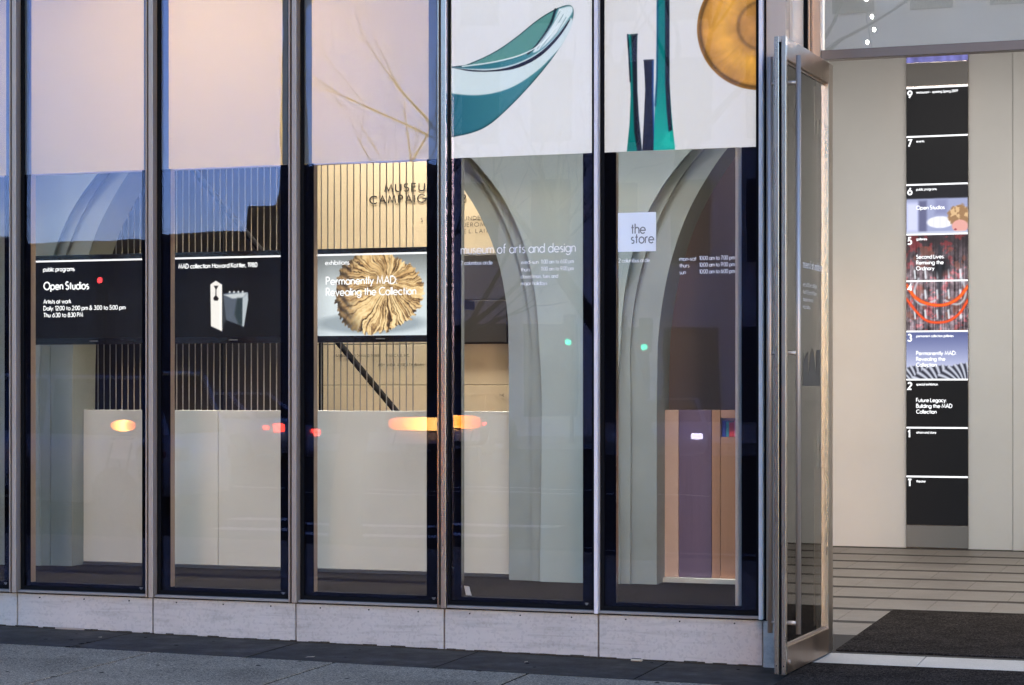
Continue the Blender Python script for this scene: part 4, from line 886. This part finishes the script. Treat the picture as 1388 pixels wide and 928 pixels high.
tree((-3.6, -7.0, gz(-3.6)), 7, .17, 9, 'slimmer bare street tree mirrored in the exhibitions bay', 1.75, 8)
tree((-8.8, -6.6, gz(-8.8)), 7, .16, 21, 'bare street tree mirrored beside the Open Studios bay', 1.9, 8)
for k, (x, y, s) in enumerate(((-34, -70, 31), (-44, -62, 32), (-52, -78, 33), (-62, -66, 34), (-27, -80, 35), (-72, -80, 36))):
    t = tree((x, y, 0), 9, .3, s, 'bare park tree far across the street, mirrored low in the glass', 3.0, 5)

def building(nm, lab, x0, x1, y0, y1, h, cols, floors, m, lit=.12, seed=1):
    rd = random.Random(seed); b = thing(nm, lab, 'building', ((x0 + x1) / 2, y1, 0)); w = x1 - x0; d = y1 - y0
    box('wall', m, -w / 2, w / 2, -d, 0, 0, h, b); box('roof', 'stone_dark', -w / 2 - .2, w / 2 + .2, -d - .2, .35, h, h + .6, b)
    cw = w / cols; fh = max(1.4, (h - 4.5) / floors)
    for i in range(cols):
        for j in range(floors):
            cx_ = -w / 2 + cw * (i + .5); z = 4.5 + fh * j + .25 * fh; lt_ = rd.random() < lit
            wn_ = box('window', 'stone_dark', cx_ - cw * .27, cx_ + cw * .27, .002, .07, z - .1, z + fh * .62 + .1, b)
            box('pane', 'window_lit' if lt_ else 'window_dark', cx_ - cw * .23, cx_ + cw * .23, .071, .085, z, z + fh * .62, wn_)
        wn_ = box('shop_window', 'window_dark', -w / 2 + cw * (i + .12), -w / 2 + cw * (i + .88), .002, .05, .6, 3.4, b)
building('stone_building', 'pale stone apartment block across the street mirrored in the store window', -18.1, 9, -64, -48, 26, 12, 6, 'stone_pale', 0, 5)
building('dark_building', 'tall dark block far down the street beside the monument', -55, -46.5, -140, -120, 16.5, 4, 4, 'stone_dark', .04, 6)
building('dark_building', 'long low dark block beyond the park trees', -100, -56, -140, -118, 11.5, 14, 2, 'stone_dark', .03, 7)
building('dark_building', 'low dark block between the tall dark block and the stone building', -46, -30, -140, -122, 12.5, 6, 2, 'stone_dark', .03, 8)
mo = thing('monument', 'stepped stone monument with a tall column across the circle', 'monument', (-27.5, -58, 0))
box('pedestal', 'stone_dark', -3.2, 3.2, -3.2, 3.2, 0, 3.2, mo, .05); box('pedestal', 'stone_dark', -2.2, 2.2, -2.2, 2.2, 3.2, 5.6, mo, .05); box('pedestal', 'stone_dark', -1.3, 1.3, -1.3, 1.3, 5.6, 8.0, mo, .05)
MB().lathe([(.75, 8.0), (.6, 8.6), (.5, 12), (.42, 15.5), (.75, 15.8), (.8, 16.3)], 16).build('shaft', 'stone_dark', mo, smooth=True)
MB().lathe([(.5, 16.3), (.42, 17.2), (.48, 18.0), (.22, 18.35), (.26, 18.6), (.1, 18.9)], 12).build('finial', 'stone_dark', mo, smooth=True)

def car(loc, rz, paint, lab, kind='sedan', lit='tail', amber=False):
    c = thing('car', lab, 'car', loc, rz, 'cars on the street')
    hl = 2.3; suv = kind == 'suv'
    # stations along x: (x, half width, floor z, shoulder z)
    st = [(-2.3, .62, .42, .72), (-2.2, .82, .26, .92), (-1.6, .90, .22, .96), (0, .92, .22, .98), (1.3, .90, .22, .94), (2.0, .82, .26, .80), (2.28, .60, .40, .66)]
    b = MB(); rings = []
    for x, hw, zf, zs in st:
        zs2 = zs + (.10 if suv else 0); rings.append([(x, -hw * .9, zf), (x, -hw, zf + .14), (x, -hw, zs2 - .1), (x, -hw * .86, zs2), (x, hw * .86, zs2), (x, hw, zs2 - .1), (x, hw, zf + .14), (x, hw * .9, zf)])
    base = 0
    for r in rings: b.v += r
    for i in range(len(rings) - 1):
        for k in range(8): b.f.append((i * 8 + k, i * 8 + (k + 1) % 8, i * 8 + 8 + (k + 1) % 8, i * 8 + 8 + k))
    b.f += [tuple(range(8)), tuple((len(rings) - 1) * 8 + 7 - k for k in range(8))]
    b.build('body', paint, c, .02, 2, True)
    rt_ = 1.78 if suv else 1.46; zs = 1.02 if suv else .93
    gx = [(-2.1 if suv else -1.75, zs), (-1.85 if suv else -1.05, rt_ - .02), (.25, rt_), (1.2, zs)]
    g = MB()
    lo = [(x, s * .80, z) for s in (-1, 1) for x, z in gx[:1]]
    pr = [(gx[0][0], zs, .80), (gx[1][0], gx[1][1], .66), (gx[2][0], gx[2][1], .66), (gx[3][0], zs, .80)]
    g.v = [(x, -w, z) for x, z, w in pr] + [(x, w, z) for x, z, w in pr]
    g.f = [(0, 1, 2, 3), (7, 6, 5, 4), (0, 4, 5, 1), (2, 6, 7, 3), (3, 7, 4, 0)]
    cab = g.build('window_band', 'car_glass', c)
    MB().box(gx[1][0] - .02, gx[2][0] + .02, -.67, .67, rt_ - .022, rt_ + .03).build('roof', paint, c, .02, 2)
    pl = MB()
    for s in (-1, 1):
        for (xa, za), (xb, zb) in ((gx[0], gx[1]), (gx[3], gx[2]), ((-.35, zs), (-.35, rt_))):
            pl.tube([(xa, s * .81, za), (xb, s * .67, zb)], .045, 6)
    pl.build('pillars', paint, c)
    for x in (-1.4, 1.4):
        for s in (-1, 1):
            wv = MB().tube([(x, s * .72, .33), (x, s * .93, .33)], .33, 20).build('wheel', 'tyre', c)
            MB().tube([(x, s * .931, .33), (x, s * .94, .33)], .2, 16).build('rim', 'rim', wv)
    for s in (-1, 1):
        box('tail_light', 'red_paint' if lit == 'dark' else 'tail_lamp', -2.31, -2.2, s * .66 - .13, s * .66 + .13, .70, .86, c, .01)
        box('headlight', 'head_lamp' if lit == 'tail' else 'rim', 2.2, 2.31, s * .62 - .12, s * .62 + .12, .58, .70, c, .01)
        box('side_marker', 'red_paint' if lit == 'dark' else 'tail_lamp', -2.12, -2.0, s * .86 - .035, s * .86 + .035, .74, .82, c, .005)
    if amber:
        ab = box('roof_sign', 'yellow_paint', -.45, .05, -.30, .30, rt_ + .031, rt_ + .07, c, .01)
        box('sign_lamp', 'amber_lamp', -.40, .0, -.26, .26, rt_ + .071, rt_ + .26, ab, .03)
    return c
car((-10.2, -12.6, -.13), math.pi, 'silver_paint', 'silver tall car passing in the near lane', 'suv', 'dark')
car((-15.5, -27.5, -.13), R(190), 'silver_paint', 'silver low car in the middle lane behind the black car', 'sedan', 'off')
car((-22.5, -29.2, -.13), R(170), 'black_paint', 'low black car in the middle lane, tail lights on', 'sedan', 'off')
car((-20.6, -31.5, -.13), R(68), 'black_paint', 'tall black car turning towards the museum with headlights lit', 'suv')
car((-7.6, -35.0, -.13), R(75), 'silver_paint', 'low silver car turning towards the store window with headlights lit', 'sedan')
car((-13.2, -36.5, -.13), R(262), 'black_paint', 'low black car driving away near the stone building, tail lights on', 'sedan', 'off')
def barrier(x, y, w, lab, zl=.98, rl=1.0):  # invented barrier; its amber bar stands in for a blurred car light
    b = thing('stand_in_barrier', lab, 'barrier', (x, y, -.13), R(20))
    box('board', 'road_paint', -w / 2, w / 2, -.02, .02, zl - .38, zl - .16, b, .005); MB().tube([(-w / 2, 0, zl), (-w / 2 + .05, 0, zl), (-w / 2 + .16, 0, zl), (w / 2 - .16, 0, zl), (w / 2 - .05, 0, zl), (w / 2, 0, zl)], [.03 * rl, .095 * rl, .13 * rl, .13 * rl, .095 * rl, .03 * rl], 14).build('lamp_bar', 'amber_lamp', b, smooth=True)
    for s_ in (-1, 1): MB().tube([(s_ * w * .42, -.3, 0), (s_ * w * .42, 0, zl - .13), (s_ * w * .42, .3, 0)], .02, 6).build('leg', 'iron', b)
barrier(-9.96, -26.0, 2.1, 'invented wide barrier whose long amber bar stands in for a blurred car light')
barrier(-7.45, -9.5, .42, 'invented narrow barrier whose short amber bar stands in for a blurred car light', 1.22, .5)
def signal(loc, lab, lampc='green_lamp', top=3.4):
    s = thing('traffic_signal', lab, 'traffic light', loc)
    MB().lathe([(.12, 0), (.12, .12), (.06, .16), (.055, top)], 12).build('pole', 'iron', s)
    h_ = box('lamp_housing', 'iron', -.15, .15, .06, .26, top - .9, top, s, .02)
    for k, m in enumerate(('green_lamp' if lampc == 'green_lamp' else 'iron', 'iron', 'red_lamp' if lampc == 'red_lamp' else 'iron')):
        MB().tube([(0, .261, top - .75 + .3 * k), (0, .29, top - .75 + .3 * k)], .085, 14).build('lens', m, h_)
signal((-11.8, -40.7, 0), 'traffic signal showing green on the far pavement')
signal((-9.6, -40.7, 0), 'second green traffic signal nearer the stone building door')
signal((-25.7, -40.7, 0), 'tall traffic signal showing red far down the street', 'red_lamp', 4.75)
sl = thing('string_light', 'short string of tiny white bulbs hanging in the thick street tree', 'string light', (1.24, -6.5, 4.35))
MB().tube([(0, 0, 0), (.03, .02, .25), (-.02, 0, .5), (.02, .01, .75), (0, 0, 1.1)], .004, 5).build('cord', 'iron', sl)
emitter('bulb_glow', (1, .93, .82), 60 * KI)
for k, (bx_, bz_) in enumerate(((.02, .06), (.06, .18), (-.01, .27), (.05, .38), (.03, .50), (-.02, .66), (.02, .86))): MB().lathe([(.004, 0), (.012, .01), (.013, .022), (.004, .034)], 8, (bx_, 0, bz_)).build('bulb', 'bulb_glow', sl, smooth=True)
hy = thing('fire_hydrant', 'dark fire hydrant at the kerb mirrored in the Open Studios bay', 'hydrant', (-6.9, -6.6, gz(-6.9)))
MB().lathe([(.16, 0), (.16, .04), (.11, .06), (.10, .52), (.13, .54), (.13, .58), (.10, .62), (.05, .72), (.03, .78)], 16).build('barrel', 'iron', hy, smooth=True)
for s in (-1, 1): MB().tube([(s * .09, 0, .42), (s * .17, 0, .42)], .05, 10).build('nozzle', 'iron', hy)
bo = thing('bollard', 'plain dark steel bollard at the kerb beyond the hydrant', 'bollard', (-5.7, -6.9, gz(-5.7)))
MB().lathe([(.10, 0), (.10, .85), (.08, .9), (.02, .93)], 16).build('post', 'iron', bo, smooth=True); MB().lathe([(.14, 0), (.14, .03), (.11, .05)], 16).build('base_ring', 'iron', bo)
